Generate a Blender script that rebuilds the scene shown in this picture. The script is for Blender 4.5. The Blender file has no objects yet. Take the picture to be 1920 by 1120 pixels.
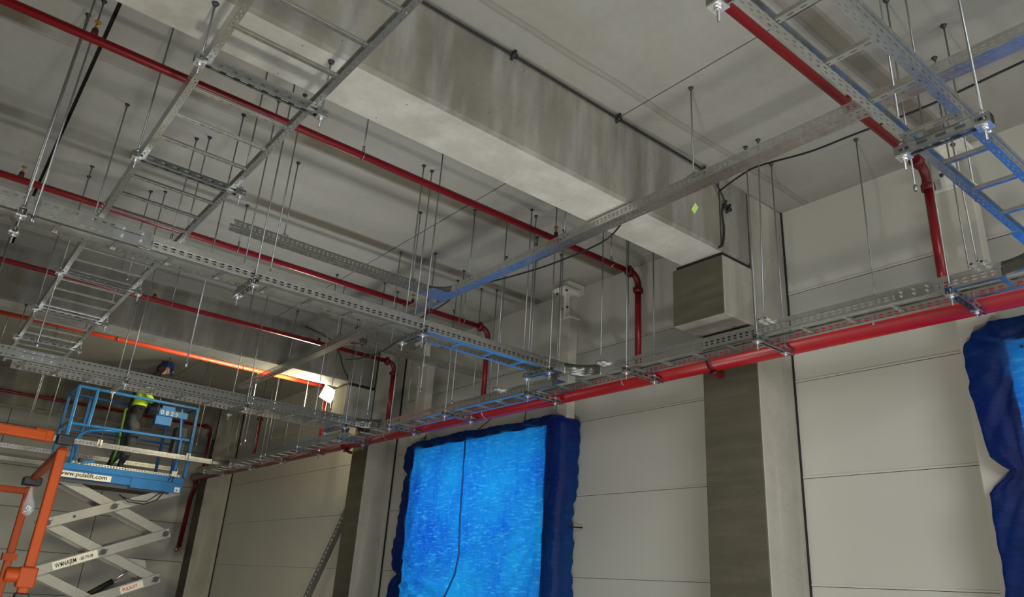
import bpy, bmesh, math, random
from mathutils import Vector, Matrix
random.seed(7)
C = bpy.context.scene.collection
sc = bpy.context.scene
# All coordinates below are in survey units of 0.65 m, origin at the viewer's eye; W() converts to metres above the floor.
S = 0.65
EYE = 1.6
FL_ = -1.6/.65
def W(p): return Vector((p[0]*S, p[1]*S, p[2]*S + EYE))
# ------------------------------------------------------------------ camera, world, lights, exposure
cam = bpy.data.cameras.new('camera'); camo = bpy.data.objects.new('camera', cam); C.objects.link(camo)
cam.sensor_width = 36; cam.lens = 1400/1920*36; cam.clip_start = 0.02; cam.clip_end = 200
R_ = (0.62947873, 0.77453676, 0.06204304); D_ = (-0.24940271, 0.27702412, -0.92793099); F_ = (-0.73590408, 0.56863912, 0.36755236)
m = Matrix(((R_[0], -D_[0], -F_[0], 0), (R_[1], -D_[1], -F_[1], 0), (R_[2], -D_[2], -F_[2], 0), (0, 0, 0, 1)))
camo.matrix_world = Matrix.Translation((0, 0, EYE)) @ m
sc.camera = camo
sc.view_settings.view_transform = 'Standard'; sc.view_settings.look = 'None'
sc.view_settings.gamma = 1; sc.view_settings.use_curve_mapping = False
sc.view_settings.exposure = -0.24
w = bpy.data.worlds.new('world'); sc.world = w; w.use_nodes = True
w.node_tree.nodes['Background'].inputs[0].default_value = (1.0, 0.97, 0.90, 1)
w.node_tree.nodes['Background'].inputs[1].default_value = 0.09
def light(name, kind, loc, energy, color, target=None, **kw):
    l = bpy.data.lights.new(name, kind); l.energy = energy; l.color = color
    for k, v in kw.items(): setattr(l, k, v)
    o = bpy.data.objects.new(name, l); C.objects.link(o); o.location = W(loc)
    if target is not None:
        o.rotation_euler = (W(target)-W(loc)).to_track_quat('-Z', 'Y').to_euler()
    return o
# daylight outside the two covered windows
light('daylight_outside', 'AREA', (-11.2, 10.6, 1.2), 130, (0.9, 0.96, 1.0), (-11.2, 8, 0.2), shape='RECTANGLE', size=3.6, size_y=3.4)
light('daylight_outside', 'AREA', (-0.6, 10.6, 1.2), 130, (0.9, 0.96, 1.0), (-0.6, 8, 0.2), shape='RECTANGLE', size=3.6, size_y=3.4)
# added overhead fill, unseen daylight from the right, floor work lights and added uplights
light('hall_daylight_and_fill', 'AREA', (8, -3.0, 4.6), 330, (0.985, 1.0, 0.95), (-2.5, 3.8, FL_), shape='RECTANGLE', size=4, size_y=4, spread=math.radians(88))  # added lamp near the ceiling, aimed at the floor for bounce
light('hall_daylight_and_fill', 'AREA', (12, 5.2, -1.1), 330, (1.0, 0.98, 0.92), (-6, 7.2, -.6), shape='RECTANGLE', size=3, size_y=2.0)
light('work_and_fill_light', 'AREA', (-9, 0.6, -1.9), 19, (1.0, 0.90, 0.62), (-24, 6.0, .2), shape='DISK', size=0.35, spread=math.radians(62))
light('work_and_fill_light', 'AREA', (-1.6, .8, -2.0), 80, (1.0, 0.94, 0.78), (-7.5, 4.0, 3.2), shape='DISK', size=0.3)

for p_, e_ in (((.6, 3.6, -2.1), 6), ((-4.2, 5.2, -2.1), 10), ((-9.8, 3.2, -2.1), 28), ((-1.5, -2.5, -2.1), 7)):
    light('work_and_fill_light', 'AREA', p_, e_, (1.0, 0.985, 0.92), (p_[0]-.6, p_[1]+.2, 3.0), shape='DISK', size=0.9, spread=math.radians(96))  # added uplights on the floor, filling tray undersides and ceiling

# ------------------------------------------------------------------ materials
def nmat(name):
    m = bpy.data.materials.new(name); m.use_nodes = True
    nt = m.node_tree; return m, nt, nt.nodes['Principled BSDF']
def simple(name, col, rough=0.5, metal=0.0, noise=0.0, scale=8.0, bump=0.0, **kw):
    m, nt, b = nmat(name)
    b.inputs['Base Color'].default_value = (*col, 1); b.inputs['Roughness'].default_value = rough; b.inputs['Metallic'].default_value = metal
    for k, v in kw.items(): b.inputs[k].default_value = v
    if noise or bump:
        tc = nt.nodes.new('ShaderNodeTexCoord'); n = nt.nodes.new('ShaderNodeTexNoise'); n.inputs['Scale'].default_value = scale; n.inputs['Detail'].default_value = 6
        nt.links.new(tc.outputs['Object'], n.inputs['Vector'])
        r = nt.nodes.new('ShaderNodeValToRGB'); r.color_ramp.elements[0].position = .3; r.color_ramp.elements[1].position = .7
        r.color_ramp.elements[0].color = (*[c*(1-noise) for c in col], 1); r.color_ramp.elements[1].color = (*[min(1, c*(1+noise)) for c in col], 1)
        nt.links.new(n.outputs['Fac'], r.inputs['Fac']); nt.links.new(r.outputs['Color'], b.inputs['Base Color'])
        if bump:
            bp = nt.nodes.new('ShaderNodeBump'); bp.inputs['Strength'].default_value = bump; bp.inputs['Distance'].default_value = .01
            nt.links.new(n.outputs['Fac'], bp.inputs['Height']); nt.links.new(bp.outputs['Normal'], b.inputs['Normal'])
    return m
def mix(nt, fac, a, b_, mode='MIX'):
    n = nt.nodes.new('ShaderNodeMix'); n.data_type = 'RGBA'; n.blend_type = mode
    for s, v in ((0, fac), (6, a), (7, b_)):
        if isinstance(v, (int, float)): n.inputs[s].default_value = v
        elif isinstance(v, tuple): n.inputs[s].default_value = (*v, 1)
        else: nt.links.new(v, n.inputs[s])
    return n.outputs[2]
def noise(nt, vec, scale, detail=5, sc3=(1, 1, 1), rough=.55):
    mp = nt.nodes.new('ShaderNodeMapping'); mp.inputs['Scale'].default_value = sc3; nt.links.new(vec, mp.inputs['Vector'])
    n = nt.nodes.new('ShaderNodeTexNoise'); n.inputs['Scale'].default_value = scale; n.inputs['Detail'].default_value = detail; n.inputs['Roughness'].default_value = rough
    nt.links.new(mp.outputs['Vector'], n.inputs['Vector']); return n.outputs['Fac']
def ramp(nt, fac, p0, p1, c0=(0, 0, 0), c1=(1, 1, 1)):
    r = nt.nodes.new('ShaderNodeValToRGB'); r.color_ramp.elements[0].position = p0; r.color_ramp.elements[1].position = p1
    r.color_ramp.elements[0].color = (*c0, 1); r.color_ramp.elements[1].color = (*c1, 1)
    nt.links.new(fac, r.inputs['Fac']); return r.outputs['Color']
def math_(nt, op, a, b_=0.0, c=0.0):
    n = nt.nodes.new('ShaderNodeMath'); n.operation = op
    for i, v in enumerate((a, b_, c)):
        if isinstance(v, (int, float)): n.inputs[i].default_value = v
        else: nt.links.new(v, n.inputs[i])
    return n.outputs[0]
def concrete(name, base, dark, streak=None, sc3=(1, 1, 1), rust=0.0, pits=True):
    m, nt, b = nmat(name); b.inputs['Roughness'].default_value = .85
    tc = nt.nodes.new('ShaderNodeTexCoord').outputs['Object']
    big = noise(nt, tc, 1.1, 6); fine = noise(nt, tc, 28, 4)
    col = mix(nt, ramp(nt, big, .36, .66), dark, base)
    if streak:
        st = noise(nt, tc, 4.5, 5, sc3)
        col = mix(nt, ramp(nt, st, .45, .75), col, streak)
    if rust:
        rs = noise(nt, tc, 2.3, 4, (1, 1, .45)); col = mix(nt, ramp(nt, rs, .6, .78, (0, 0, 0), (rust, rust, rust)), col, (.24, .19, .11))
    col = mix(nt, .22, col, mix(nt, fine, (.30, .30, .29), (.75, .75, .74)), 'OVERLAY')
    if pits:
        v = nt.nodes.new('ShaderNodeTexVoronoi'); v.inputs['Scale'].default_value = 9; nt.links.new(tc, v.inputs['Vector'])
        col = mix(nt, ramp(nt, v.outputs['Distance'], .035, .06, (.8, .8, .8), (0, 0, 0)), col, (.06, .06, .055))
    nt.links.new(col, b.inputs['Base Color'])
    bp = nt.nodes.new('ShaderNodeBump'); bp.inputs['Strength'].default_value = .25; bp.inputs['Distance'].default_value = .01
    nt.links.new(fine, bp.inputs['Height']); nt.links.new(bp.outputs['Normal'], b.inputs['Normal'])
    return m
M = {}
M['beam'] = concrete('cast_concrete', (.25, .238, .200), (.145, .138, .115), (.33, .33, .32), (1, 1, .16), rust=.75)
M['column'] = concrete('column_concrete', (.38, .37, .325), (.27, .262, .225), (.45, .44, .39), (1, 1, .12))
M['column_front'] = concrete('darker_column_front', (.095, .087, .062), (.065, .06, .042), (.115, .105, .075), (.35, 1, 3), pits=False)  # darker concrete colour for the room-facing column and corbel faces
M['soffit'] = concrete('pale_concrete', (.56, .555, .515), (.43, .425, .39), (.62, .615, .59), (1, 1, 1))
# ceiling slabs: pale grey concrete with stained joints running along Y and stripes
def ceiling_mat():
    m, nt, b = nmat('slab_concrete'); b.inputs['Roughness'].default_value = .8
    tc = nt.nodes.new('ShaderNodeTexCoord').outputs['Object']
    big = noise(nt, tc, .7, 6); fine = noise(nt, tc, 14, 5); mid = noise(nt, tc, 2.2, 6, (1.6, .7, 1))
    col = mix(nt, ramp(nt, big, .35, .68), (.30, .305, .287), (.385, .39, .372))
    col = mix(nt, ramp(nt, mid, .3, .8), col, (.34, .325, .29))
    sep = nt.nodes.new('ShaderNodeSeparateXYZ'); nt.links.new(tc, sep.inputs[0])
    x, y = sep.outputs[0], sep.outputs[1]
    wob = math_(nt, 'MULTIPLY', math_(nt, 'SUBTRACT', mid, .5), .05)
    for xc, wd, st, ln in ((-8.05, .17, 1.0, 0), (-10.12, .15, 1.0, 1), (-2.72, .12, .8, 2), (-4.62, .04, .2, 3), (-12.3, .09, .6, 4)):
        d = math_(nt, 'ABSOLUTE', math_(nt, 'ADD', math_(nt, 'SUBTRACT', x, xc*S), wob))
        band = ramp(nt, d, wd*S*.55, wd*S, (1, 1, 1), (0, 0, 0))
        pat = ramp(nt, noise(nt, tc, .8, 3, (.2, 1, 1)), .40, .52, (.3, .3, .3), (1, 1, 1))
        f = mix(nt, 1.0, band, pat, 'MULTIPLY'); f = mix(nt, 1.0, f, (st, st, st), 'MULTIPLY')
        col = mix(nt, f, col, (.135, .12, .088))
        dl = math_(nt, 'ABSOLUTE', math_(nt, 'SUBTRACT', d, wd*S*.9))
        col = mix(nt, ramp(nt, dl, .004, .010, (.35, .35, .35), (0, 0, 0)), col, (.13, .12, .10))
    col = mix(nt, .22, col, mix(nt, fine, (.3, .3, .29), (.72, .72, .7)), 'OVERLAY')
    nt.links.new(col, b.inputs['Base Color'])
    bp = nt.nodes.new('ShaderNodeBump'); bp.inputs['Strength'].default_value = .15; bp.inputs['Distance'].default_value = .01
    nt.links.new(fine, bp.inputs['Height']); nt.links.new(bp.outputs['Normal'], b.inputs['Normal'])
    return m
M['ceiling'] = ceiling_mat()
M['panel'] = simple('sandwich_panel', (.57, .57, .53), .36, 0, .035, 1.2)
M['panel_far'] = M['panel']
M['bead'] = simple('joint_bead', (.62, .61, .58), .5)
M['gap'] = simple('dark_gap', (.012, .012, .012), .9)
M['floor'] = simple('floor_concrete', (.58, .57, .54), .6, 0, .15, 2)
def galv(name, col, rough, sc=16):
    m, nt, b = nmat(name); b.inputs['Metallic'].default_value = .96; b.inputs['Roughness'].default_value = rough
    tc = nt.nodes.new('ShaderNodeTexCoord').outputs['Object']
    v = nt.nodes.new('ShaderNodeTexVoronoi'); v.inputs['Scale'].default_value = sc*3; nt.links.new(tc, v.inputs['Vector'])
    n = noise(nt, tc, sc, 4)
    c = mix(nt, .5, v.outputs['Color'], n, 'MULTIPLY')
    c2 = mix(nt, ramp(nt, n, .3, .7), tuple(k*.82 for k in col), col)
    c2 = mix(nt, .08, c2, c, 'OVERLAY'); nt.links.new(c2, b.inputs['Base Color'])
    return m
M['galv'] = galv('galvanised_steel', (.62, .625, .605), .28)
M['galv2'] = galv('galvanised_strut', (.46, .48, .49), .26)
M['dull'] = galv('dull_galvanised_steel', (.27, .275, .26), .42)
M['rod'] = simple('zinc_rod', (.36, .38, .40), .42, .9)
M['bolt'] = simple('zinc_bolt', (.75, .76, .78), .3, .9)
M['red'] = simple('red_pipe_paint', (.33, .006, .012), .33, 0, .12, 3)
M['branch'] = simple('dark_red_pipe_paint', (.20, .004, .009), .33, 0, .12, 3)
M['dred'] = simple('dark_red_casting', (.11, .005, .008), .5)
M['lit_red'] = simple('floodlit_red_paint', (.72, .06, .02), .4, 0, .05, 3)  # red pipe paint with the floodlight's warm glow put into the colour
M['brass'] = simple('brass', (.62, .42, .12), .3, .9)
M['white'] = simple('white_paint', (.78, .77, .72), .5)
M['cream'] = simple('cream_steel', (.56, .55, .49), .45)
M['black'] = simple('black_rubber', (.010, .010, .011), .55)
M['blue'] = simple('blue_paint', (.015, .17, .48), .35, .1, .12, 5)
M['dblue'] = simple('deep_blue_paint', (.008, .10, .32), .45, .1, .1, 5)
M['grey'] = simple('grey_arm_paint', (.33, .335, .33), .45, .1, .08, 4)
M['dgrey'] = simple('dark_steel', (.06, .065, .075), .5, .3)
def orange_mat():
    m, nt, b = nmat('worn_orange_paint'); b.inputs['Roughness'].default_value = .5; b.inputs['Specular IOR Level'].default_value = .2
    tc = nt.nodes.new('ShaderNodeTexCoord').outputs['Object']
    n = noise(nt, tc, 9, 6, (1, 1, 1), .7); n2 = noise(nt, tc, 3, 4)
    col = mix(nt, ramp(nt, n2, .3, .7), (.25, .036, .003), (.33, .050, .004))
    col = mix(nt, ramp(nt, n, .66, .71), col, (.62, .50, .42)); nt.links.new(col, b.inputs['Base Color']); return m
M['orange'] = orange_mat()
M['skin'] = simple('skin', (.50, .28, .20), .55)
M['navy'] = simple('black_workwear', (.012, .012, .015), .8)
M['trouser'] = simple('grey_black_trousers', (.045, .048, .058), .85, 0, .75, 7)
M['hivis'] = simple('hi_vis_yellow', (.55, .80, .03), .6, 0, .1, 6, **{'Emission Color': (.5, .8, .02, 1), 'Emission Strength': 0.0})
M['helmet'] = simple('blue_helmet', (.01, .035, .26), .25)
M['strap'] = simple('green_strap', (.09, .20, .02), .7)
M['note'] = simple('yellow_green_paper', (.62, .85, .25), .7)
M['glove'] = simple('dark_glove', (.03, .032, .035), .8)
def emis(name, col, st):
    m, nt, b = nmat(name); b.inputs['Base Color'].default_value = (.8, .8, .8, 1)
    b.inputs['Emission Color'].default_value = (*col, 1); b.inputs['Emission Strength'].default_value = st; return m
M['lens'] = emis('lit_floodlight_lens', (1, .93, .72), 40)
def bag_mat():
    m, nt, b = nmat('clear_plastic'); b.inputs['Base Color'].default_value = (.8, .85, .95, 1); b.inputs['Roughness'].default_value = .2
    b.inputs['Alpha'].default_value = .2; return m
M['bag'] = bag_mat()
def tarp_mat():
    m, nt, b = nmat('blue_tarpaulin')
    out = nt.nodes['Material Output']
    tc = nt.nodes.new('ShaderNodeTexCoord').outputs['Object']
    streak = noise(nt, tc, 9, 7, (1.0, 1, 5.5), .78); big = noise(nt, tc, .9, 4, (1, 1, .8)); vs = noise(nt, tc, 9, 4, (3.2, 1, .35), .6)
    c = mix(nt, ramp(nt, big, .36, .60), (.003, .07, .62), (.008, .30, .74))
    c = mix(nt, ramp(nt, streak, .525, .66, (0, 0, 0), (.75, .75, .75)), c, (.08, .62, .92))
    c = mix(nt, ramp(nt, vs, .40, .75, (0, 0, 0), (.5, .5, .5)), c, (.012, .33, .84))
    tr = nt.nodes.new('ShaderNodeBsdfTranslucent'); nt.links.new(c, tr.inputs['Color'])
    b.inputs['Base Color'].default_value = (.006, .022, .13, 1); b.inputs['Roughness'].default_value = .38
    bp = nt.nodes.new('ShaderNodeBump'); bp.inputs['Strength'].default_value = .35; bp.inputs['Distance'].default_value = .02
    nt.links.new(streak, bp.inputs['Height']); nt.links.new(bp.outputs['Normal'], b.inputs['Normal']); nt.links.new(bp.outputs['Normal'], tr.inputs['Normal'])
    ms = nt.nodes.new('ShaderNodeMixShader'); ms.inputs[0].default_value = .62
    nt.links.new(b.outputs[0], ms.inputs[1]); nt.links.new(tr.outputs[0], ms.inputs[2]); nt.links.new(ms.outputs[0], out.inputs['Surface'])
    return m
M['tarp'] = tarp_mat()
# ------------------------------------------------------------------ mesh helpers
class MB:
    def __init__(s): s.v = []; s.f = []; s.mi = []; s.sm = []
    def face(s, pts, mi=0, sm=False):
        n = len(s.v); s.v += [tuple(p) for p in pts]; s.f.append(list(range(n, n+len(pts)))); s.mi.append(mi); s.sm.append(sm)
    def box(s, a, b, mi=0, skip=()):
        x0, y0, z0 = [min(a[i], b[i]) for i in range(3)]; x1, y1, z1 = [max(a[i], b[i]) for i in range(3)]
        n = len(s.v); s.v += [(x, y, z) for x in (x0, x1) for y in (y0, y1) for z in (z0, z1)]
        for k, q in (('-x', (0, 1, 3, 2)), ('+x', (4, 6, 7, 5)), ('-y', (0, 4, 5, 1)), ('+y', (2, 3, 7, 6)), ('-z', (0, 2, 6, 4)), ('+z', (1, 5, 7, 3))):
            if k in skip: continue
            s.f.append([n+i for i in q]); s.mi.append(mi[k] if isinstance(mi, dict) and k in mi else (0 if isinstance(mi, dict) else mi)); s.sm.append(False)
        return s
    def bar(s, a, b, w, h, up=(0, 0, 1), mi=0):
        a, b = Vector(a), Vector(b); d = (b-a).normalized(); u = Vector(up)
        if abs(d.dot(u)) > .98: u = Vector((1, 0, 0))
        r = d.cross(u).normalized(); u = r.cross(d).normalized()
        n = len(s.v)
        for p in (a, b):
            for i, j in ((-1, -1), (1, -1), (1, 1), (-1, 1)): s.v.append(tuple(p + r*(i*w/2) + u*(j*h/2)))
        for q in ((3, 2, 1, 0), (4, 5, 6, 7), (0, 1, 5, 4), (1, 2, 6, 5), (2, 3, 7, 6), (3, 0, 4, 7)):
            s.f.append([n+i for i in q]); s.mi.append(mi); s.sm.append(False)
        return s
    def tube(s, pts, r, n=10, mi=0, caps=True):
        P = [Vector(p) for p in pts]; rs = r if isinstance(r, (list, tuple)) else [r]*len(P)
        d0 = (P[1]-P[0]).normalized(); ref = Vector((0, 0, 1)) if abs(d0.z) < .9 else Vector((1, 0, 0))
        base = len(s.v); u = d0.cross(ref).normalized()
        for i, p in enumerate(P):
            t = (P[min(i+1, len(P)-1)]-P[max(i-1, 0)]).normalized()
            u = (u - t*u.dot(t)).normalized(); w_ = t.cross(u)
            for k in range(n):
                a = 2*math.pi*k/n; s.v.append(tuple(p + (u*math.cos(a)+w_*math.sin(a))*rs[i]))
        for i in range(len(P)-1):
            for k in range(n):
                s.f.append([base+i*n+k, base+i*n+(k+1) % n, base+(i+1)*n+(k+1) % n, base+(i+1)*n+k]); s.mi.append(mi); s.sm.append(True)
        if caps:
            s.f.append([base+k for k in range(n)][::-1]); s.mi.append(mi); s.sm.append(False)
            s.f.append([base+(len(P)-1)*n+k for k in range(n)]); s.mi.append(mi); s.sm.append(False)
        return s
    def strip(s, P0, U, V, rows, L, pitch=None, frac=.5, phase=0.0, mi=0):
        """sheet spanned by unit directions U (length L) and V; rows = (v0, v1, holed)"""
        P0, U, V = Vector(P0), Vector(U), Vector(V)
        for r in rows:
            v0, v1, hole = r[:3]; ph = r[3] if len(r) > 3 else 0
            if not hole:
                s.face([P0+V*v0, P0+U*L+V*v0, P0+U*L+V*v1, P0+V*v1], mi); continue
            u = 0.0; k = 0; first = (phase+ph) % pitch
            cur = 0.0; x = first
            while True:
                h0 = x; h1 = x + pitch*frac
                if h0 >= L: s.face([P0+U*cur+V*v0, P0+U*L+V*v0, P0+U*L+V*v1, P0+U*cur+V*v1], mi); break
                if h0 > cur: s.face([P0+U*cur+V*v0, P0+U*h0+V*v0, P0+U*h0+V*v1, P0+U*cur+V*v1], mi)
                cur = min(h1, L); x += pitch
                if cur >= L: break
        return s
    def build(s, name, mat, parent=None, thick=0.0, bevel=0.0, weld=False):
        org = parent['_o'] if parent is not None and '_o' in parent else (0, 0, 0)
        if parent is not None and parent.parent is not None and parent.type != 'EMPTY': org = ORG[parent.name]
        o3 = Vector(org)
        me = bpy.data.meshes.new(name)
        me.from_pydata([tuple((Vector(v)-o3)*S) for v in s.v], [], s.f); me.validate()
        mats = mat if isinstance(mat, (list, tuple)) else [mat]
        for mm in mats: me.materials.append(mm)
        for i, p in enumerate(me.polygons):
            if i < len(s.mi): p.material_index = s.mi[i]; p.use_smooth = s.sm[i]
        if weld:
            q = bmesh.new(); q.from_mesh(me); bmesh.ops.remove_doubles(q, verts=q.verts, dist=.0005); q.to_mesh(me); q.free()
        o = bpy.data.objects.new(name, me); C.objects.link(o)
        if parent is None: o.location = (0, 0, EYE)
        else: o.parent = parent
        ORG[o.name] = org
        if thick:
            md = o.modifiers.new('sheet', 'SOLIDIFY'); md.thickness = thick*S; md.offset = 0
        if bevel:
            md = o.modifiers.new('edge', 'BEVEL'); md.width = bevel*S; md.segments = 2; md.limit_method = 'ANGLE'
        return o
ORG = {}
def thing(name, label, cat, loc, group=None):
    o = bpy.data.objects.new(name, None); C.objects.link(o); o.location = W(loc); o['_o'] = tuple(float(c) for c in loc); o.empty_display_size = .1
    o['label'] = label; o['category'] = cat
    if group: o['group'] = group
    return o
def tag(o, label, cat, group=None, kind=None):
    o['label'] = label; o['category'] = cat
    if group: o['group'] = group
    if kind: o['kind'] = kind
    return o
def struct(o): o['kind'] = 'structure'; return o
def lerp(a, b, t): return tuple(a[i]+(b[i]-a[i])*t for i in range(3))
ORD = ['first', 'second', 'third', 'fourth', 'fifth', 'sixth', 'seventh', 'eighth', 'ninth', 'tenth', 'eleventh', 'twelfth', 'thirteenth', 'fourteenth']
H = 5.16; FL = -EYE/S
# ------------------------------------------------------------------ the room
JZ = [3.93, 2.73, 1.53, 0.31, -0.89, -2.09]
fl = struct(MB().box((-28.2, -12, FL-.3), (8, 9, FL)).build('floor', M['floor']))
b = MB()
ys = [(-12, -9.42), (-9.38, -4.52), (-4.48, .365), (.405, 5.245), (5.262, 9.0)]
for y0, y1 in ys: b.box((-28.2, y0, H), (8, y1, H+.5))
b.box((-28.2, -12, H+.35), (8, 9, H+.6))
struct(b.build('ceiling', M['ceiling']))
b = MB()
for y in (-9.40, -4.50, .385, 5.253): b.box((-28.2, y-.03, H+.06), (8, y+.03, H+.2))
struct(b.build('trim_1', M['gap']))
# back wall with two window openings
WIN = [(-13.2, -9.17, -1.9, 2.60), (-2.42, 1.6, -1.9, 2.58)]
xb = sorted([-28.2, 8.0] + [w_[i] for w_ in WIN for i in (0, 1)])
g = .010
zb = [FL]; 
for z in reversed(JZ): zb += [z-g, z+g]
zb += [H]
zs = sorted(set(zb + [-1.9, 2.58, 2.60]))
b = MB()
for i in range(len(xb)-1):
    for j in range(len(zs)-1):
        xc, zc = (xb[i]+xb[i+1])/2, (zs[j]+zs[j+1])/2
        if any(w_[0] < xc < w_[1] and w_[2] < zc < w_[3] for w_ in WIN): continue
        joint = any(abs(zc-z) < g for z in JZ)
        y = 8.5
        if joint: 
            b.face([(xb[i], y-.012, zs[j]), (xb[i+1], y-.012, zs[j]), (xb[i+1], y-.012, zs[j+1]), (xb[i], y-.012, zs[j+1])], 1)
            b.face([(xb[i], y-.012, zs[j]), (xb[i], y, zs[j]), (xb[i+1], y, zs[j]), (xb[i+1], y-.012, zs[j])], 1)
            b.face([(xb[i], y, zs[j+1]), (xb[i], y-.012, zs[j+1]), (xb[i+1], y-.012, zs[j+1]), (xb[i+1], y, zs[j+1])], 1)
            zl = zs[j]-.006
            b.face([(xb[i], y-.001, zl), (xb[i+1], y-.001, zl), (xb[i+1], y-.001, zs[j]), (xb[i], y-.001, zs[j])], 2)
        else: b.face([(xb[i], y, zs[j]), (xb[i+1], y, zs[j]), (xb[i+1], y, zs[j+1]), (xb[i], y, zs[j+1])])
for x0, x1, z0, z1 in WIN:
    for q in ([(x0, 8.5, z0), (x0, 8.7, z0), (x0, 8.7, z1), (x0, 8.5, z1)], [(x1, 8.5, z0), (x1, 8.7, z0), (x1, 8.7, z1), (x1, 8.5, z1)],
              [(x0, 8.5, z0), (x1, 8.5, z0), (x1, 8.7, z0), (x0, 8.7, z0)], [(x0, 8.5, z1), (x1, 8.5, z1), (x1, 8.7, z1), (x0, 8.7, z1)]): b.face(q)
# outer skin
for i in range(len(xb)-1):
    xc = (xb[i]+xb[i+1])/2
    if any(w_[0] < xc < w_[1] for w_ in WIN):
        b.box((xb[i], 8.7, FL), (xb[i+1], 8.75, -1.9)); b.box((xb[i], 8.7, 2.6), (xb[i+1], 8.75, H))
    else: b.box((xb[i], 8.7, FL), (xb[i+1], 8.75, H))
struct(b.build('wall_back', [M['panel'], M['bead'], M['gap']]))
for n_, (x0, x1, z0, z1) in enumerate(WIN):
    b = MB(); t = .06; ya, yb = 7.988, 8.49
    b.box((x0-t, ya, z0-t), (x0, yb, z1+t)); b.box((x1, ya, z0-t), (x1+t, yb, z1+t)); b.box((x0, ya, z0-t), (x1, yb, z0)); b.box((x0, ya, z1), (x1, yb, z1+t))
    struct(b.build('window_%d' % (n_+1), M['dgrey']))
# end wall
b = MB(); X0 = -27.7
z_prev = FL
for z in sorted(JZ)+[H]:
    top = z-g if z != H else H
    b.face([(X0, 9, z_prev), (X0, -12, z_prev), (X0, -12, top), (X0, 9, top)])
    if z != H: b.face([(X0, 9, z-g), (X0, -12, z-g), (X0, -12, z+g), (X0, 9, z+g)], 1)
    z_prev = z+g
for y in (2.1, 5.2, -1.5):
    b.box((X0, y-.012, FL), (X0+.004, y+.012, H), 1)
b.box((-28.2, -12, FL), (-27.9, 9, H))
struct(b.build('wall_left', [M['panel'], simple('dark_joint', (.12, .115, .10), .7)]))  # joint lines in one even dark colour

def column(xr, xl, yf, lab):
    t = thing('concrete_column', lab, 'column', ((xr+xl)/2, 8, FL), 'precast columns against the panel wall')
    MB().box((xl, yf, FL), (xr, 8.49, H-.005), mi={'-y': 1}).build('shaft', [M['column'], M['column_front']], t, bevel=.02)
    MB().box((xr, 8.46, FL), (xr+.012, 8.495, H-.01)).build('sealant_joint', M['gap'], t)
    return t
c1 = column(-5.0, -5.82, 7.70, 'grey concrete column between the two blue tarpaulins, carrying the nearest beam on its corbel')
c2 = column(-14.87, -15.6, 7.78, 'grey concrete column left of the big blue tarpaulin, behind the lit floodlight')
c3 = column(-25.4, -26.15, 7.70, 'dark shaded concrete column at the far left corner beside the main pipe end')
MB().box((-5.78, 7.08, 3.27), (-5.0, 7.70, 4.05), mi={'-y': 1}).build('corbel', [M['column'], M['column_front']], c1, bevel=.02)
MB().box((-5.74, 7.12, 4.05), (-5.03, 7.66, 4.10)).build('bearing_pad', M['black'], c1)
MB().box((-5.70, 7.58, 3.22), (-5.02, 7.70, 3.27)).build('corbel_joint', M['black'], c1)
MB().box((-15.55, 7.1, 3.3), (-14.9, 7.78, 4.08)).build('corbel', M['column'], c2, bevel=.02)
MB().box((-15.5, 7.14, 4.08), (-14.93, 7.74, 4.13)).build('bearing_pad', M['black'], c2)
def beam(xr, xl, zb_, y1, lab):
    t = thing('concrete_beam', lab, 'beam', ((xr+xl)/2, 0, zb_), 'deep concrete roof beams')
    c = .035
    bm = MB()
    y0 = -12
    prof = [(xl, H-.004), (xl, zb_+c), (xl+c, zb_), (xr-c, zb_), (xr, zb_+c), (xr, H-.004)]
    for i in range(5):
        (xa, za), (xb_, zb2) = prof[i], prof[i+1]
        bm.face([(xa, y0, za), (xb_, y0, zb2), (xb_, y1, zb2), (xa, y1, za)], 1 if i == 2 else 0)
    bm.face([(p[0], y1, p[1]) for p in prof]); bm.face([(p[0], y0, p[1]) for p in prof][::-1]); bm.face([(xl, y0, H-.004), (xl, y1, H-.004), (xr, y1, H-.004), (xr, y0, H-.004)])
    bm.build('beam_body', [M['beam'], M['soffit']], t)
    return t
b1 = beam(-5.0, -5.68, 4.10, 7.66, 'massive pale-bottomed concrete beam crossing the ceiling towards the nearest column')
b2 = beam(-14.87, -15.62, 4.15, 7.74, 'grey concrete beam behind the cable trays, its far end lit by the floodlight')
b3 = beam(-25.35, -26.1, 4.12, 7.66, 'dark shaded concrete beam furthest away beyond the scissor lift')
MB().box((-5.005, 7.06, 4.14), (-4.995, 7.075, 5.15)).build('formwork_line', M['gap'], b1)
# cream steel posts
def post(xl, xr, lab, top=4.45):
    t = thing('steel_post', lab, 'post', ((xl+xr)/2, 8.4, FL), 'cream steel posts on the panel wall')
    MB().box((xl, 8.12, FL), (xr, 8.30, top)).build('post_shaft', M['cream'], t, bevel=.012)
    MB().box((xl-.02, 8.09, top), (xr+.02, 8.33, top+.03)).build('cap_plate', M['white'], t)
    br = MB(); br.box((xl+.1, 8.10, top+.03), (xr-.1, 8.19, H-.22)); br.box((xl-.03, 7.95, H-.22), (xr+.03, 8.3, H-.17)); br.box((xl+.05, 8.1, H-.17), (xr-.05, 8.49, H-.005))
    brk = br.build('ceiling_bracket', M['white'], t)
    for dx in (-.07, .07): MB().tube([((xl+xr)/2+dx, 8.08, top+.2), ((xl+xr)/2+dx, 8.105, top+.2)], .022, 8).build('bracket_bolt', M['dgrey'], brk)
    for dx in (-.12, .12): MB().tube([((xl+xr)/2+dx, 8.02, H-.245), ((xl+xr)/2+dx, 8.02, H-.22)], .024, 8).build('bracket_bolt', M['dgrey'], brk)
post(-9.10, -8.85, 'cream steel post with white ceiling bracket right of the big blue tarpaulin')
post(-13.66, -13.28, 'cream steel post with white ceiling bracket beside the far floodlit column')
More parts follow.
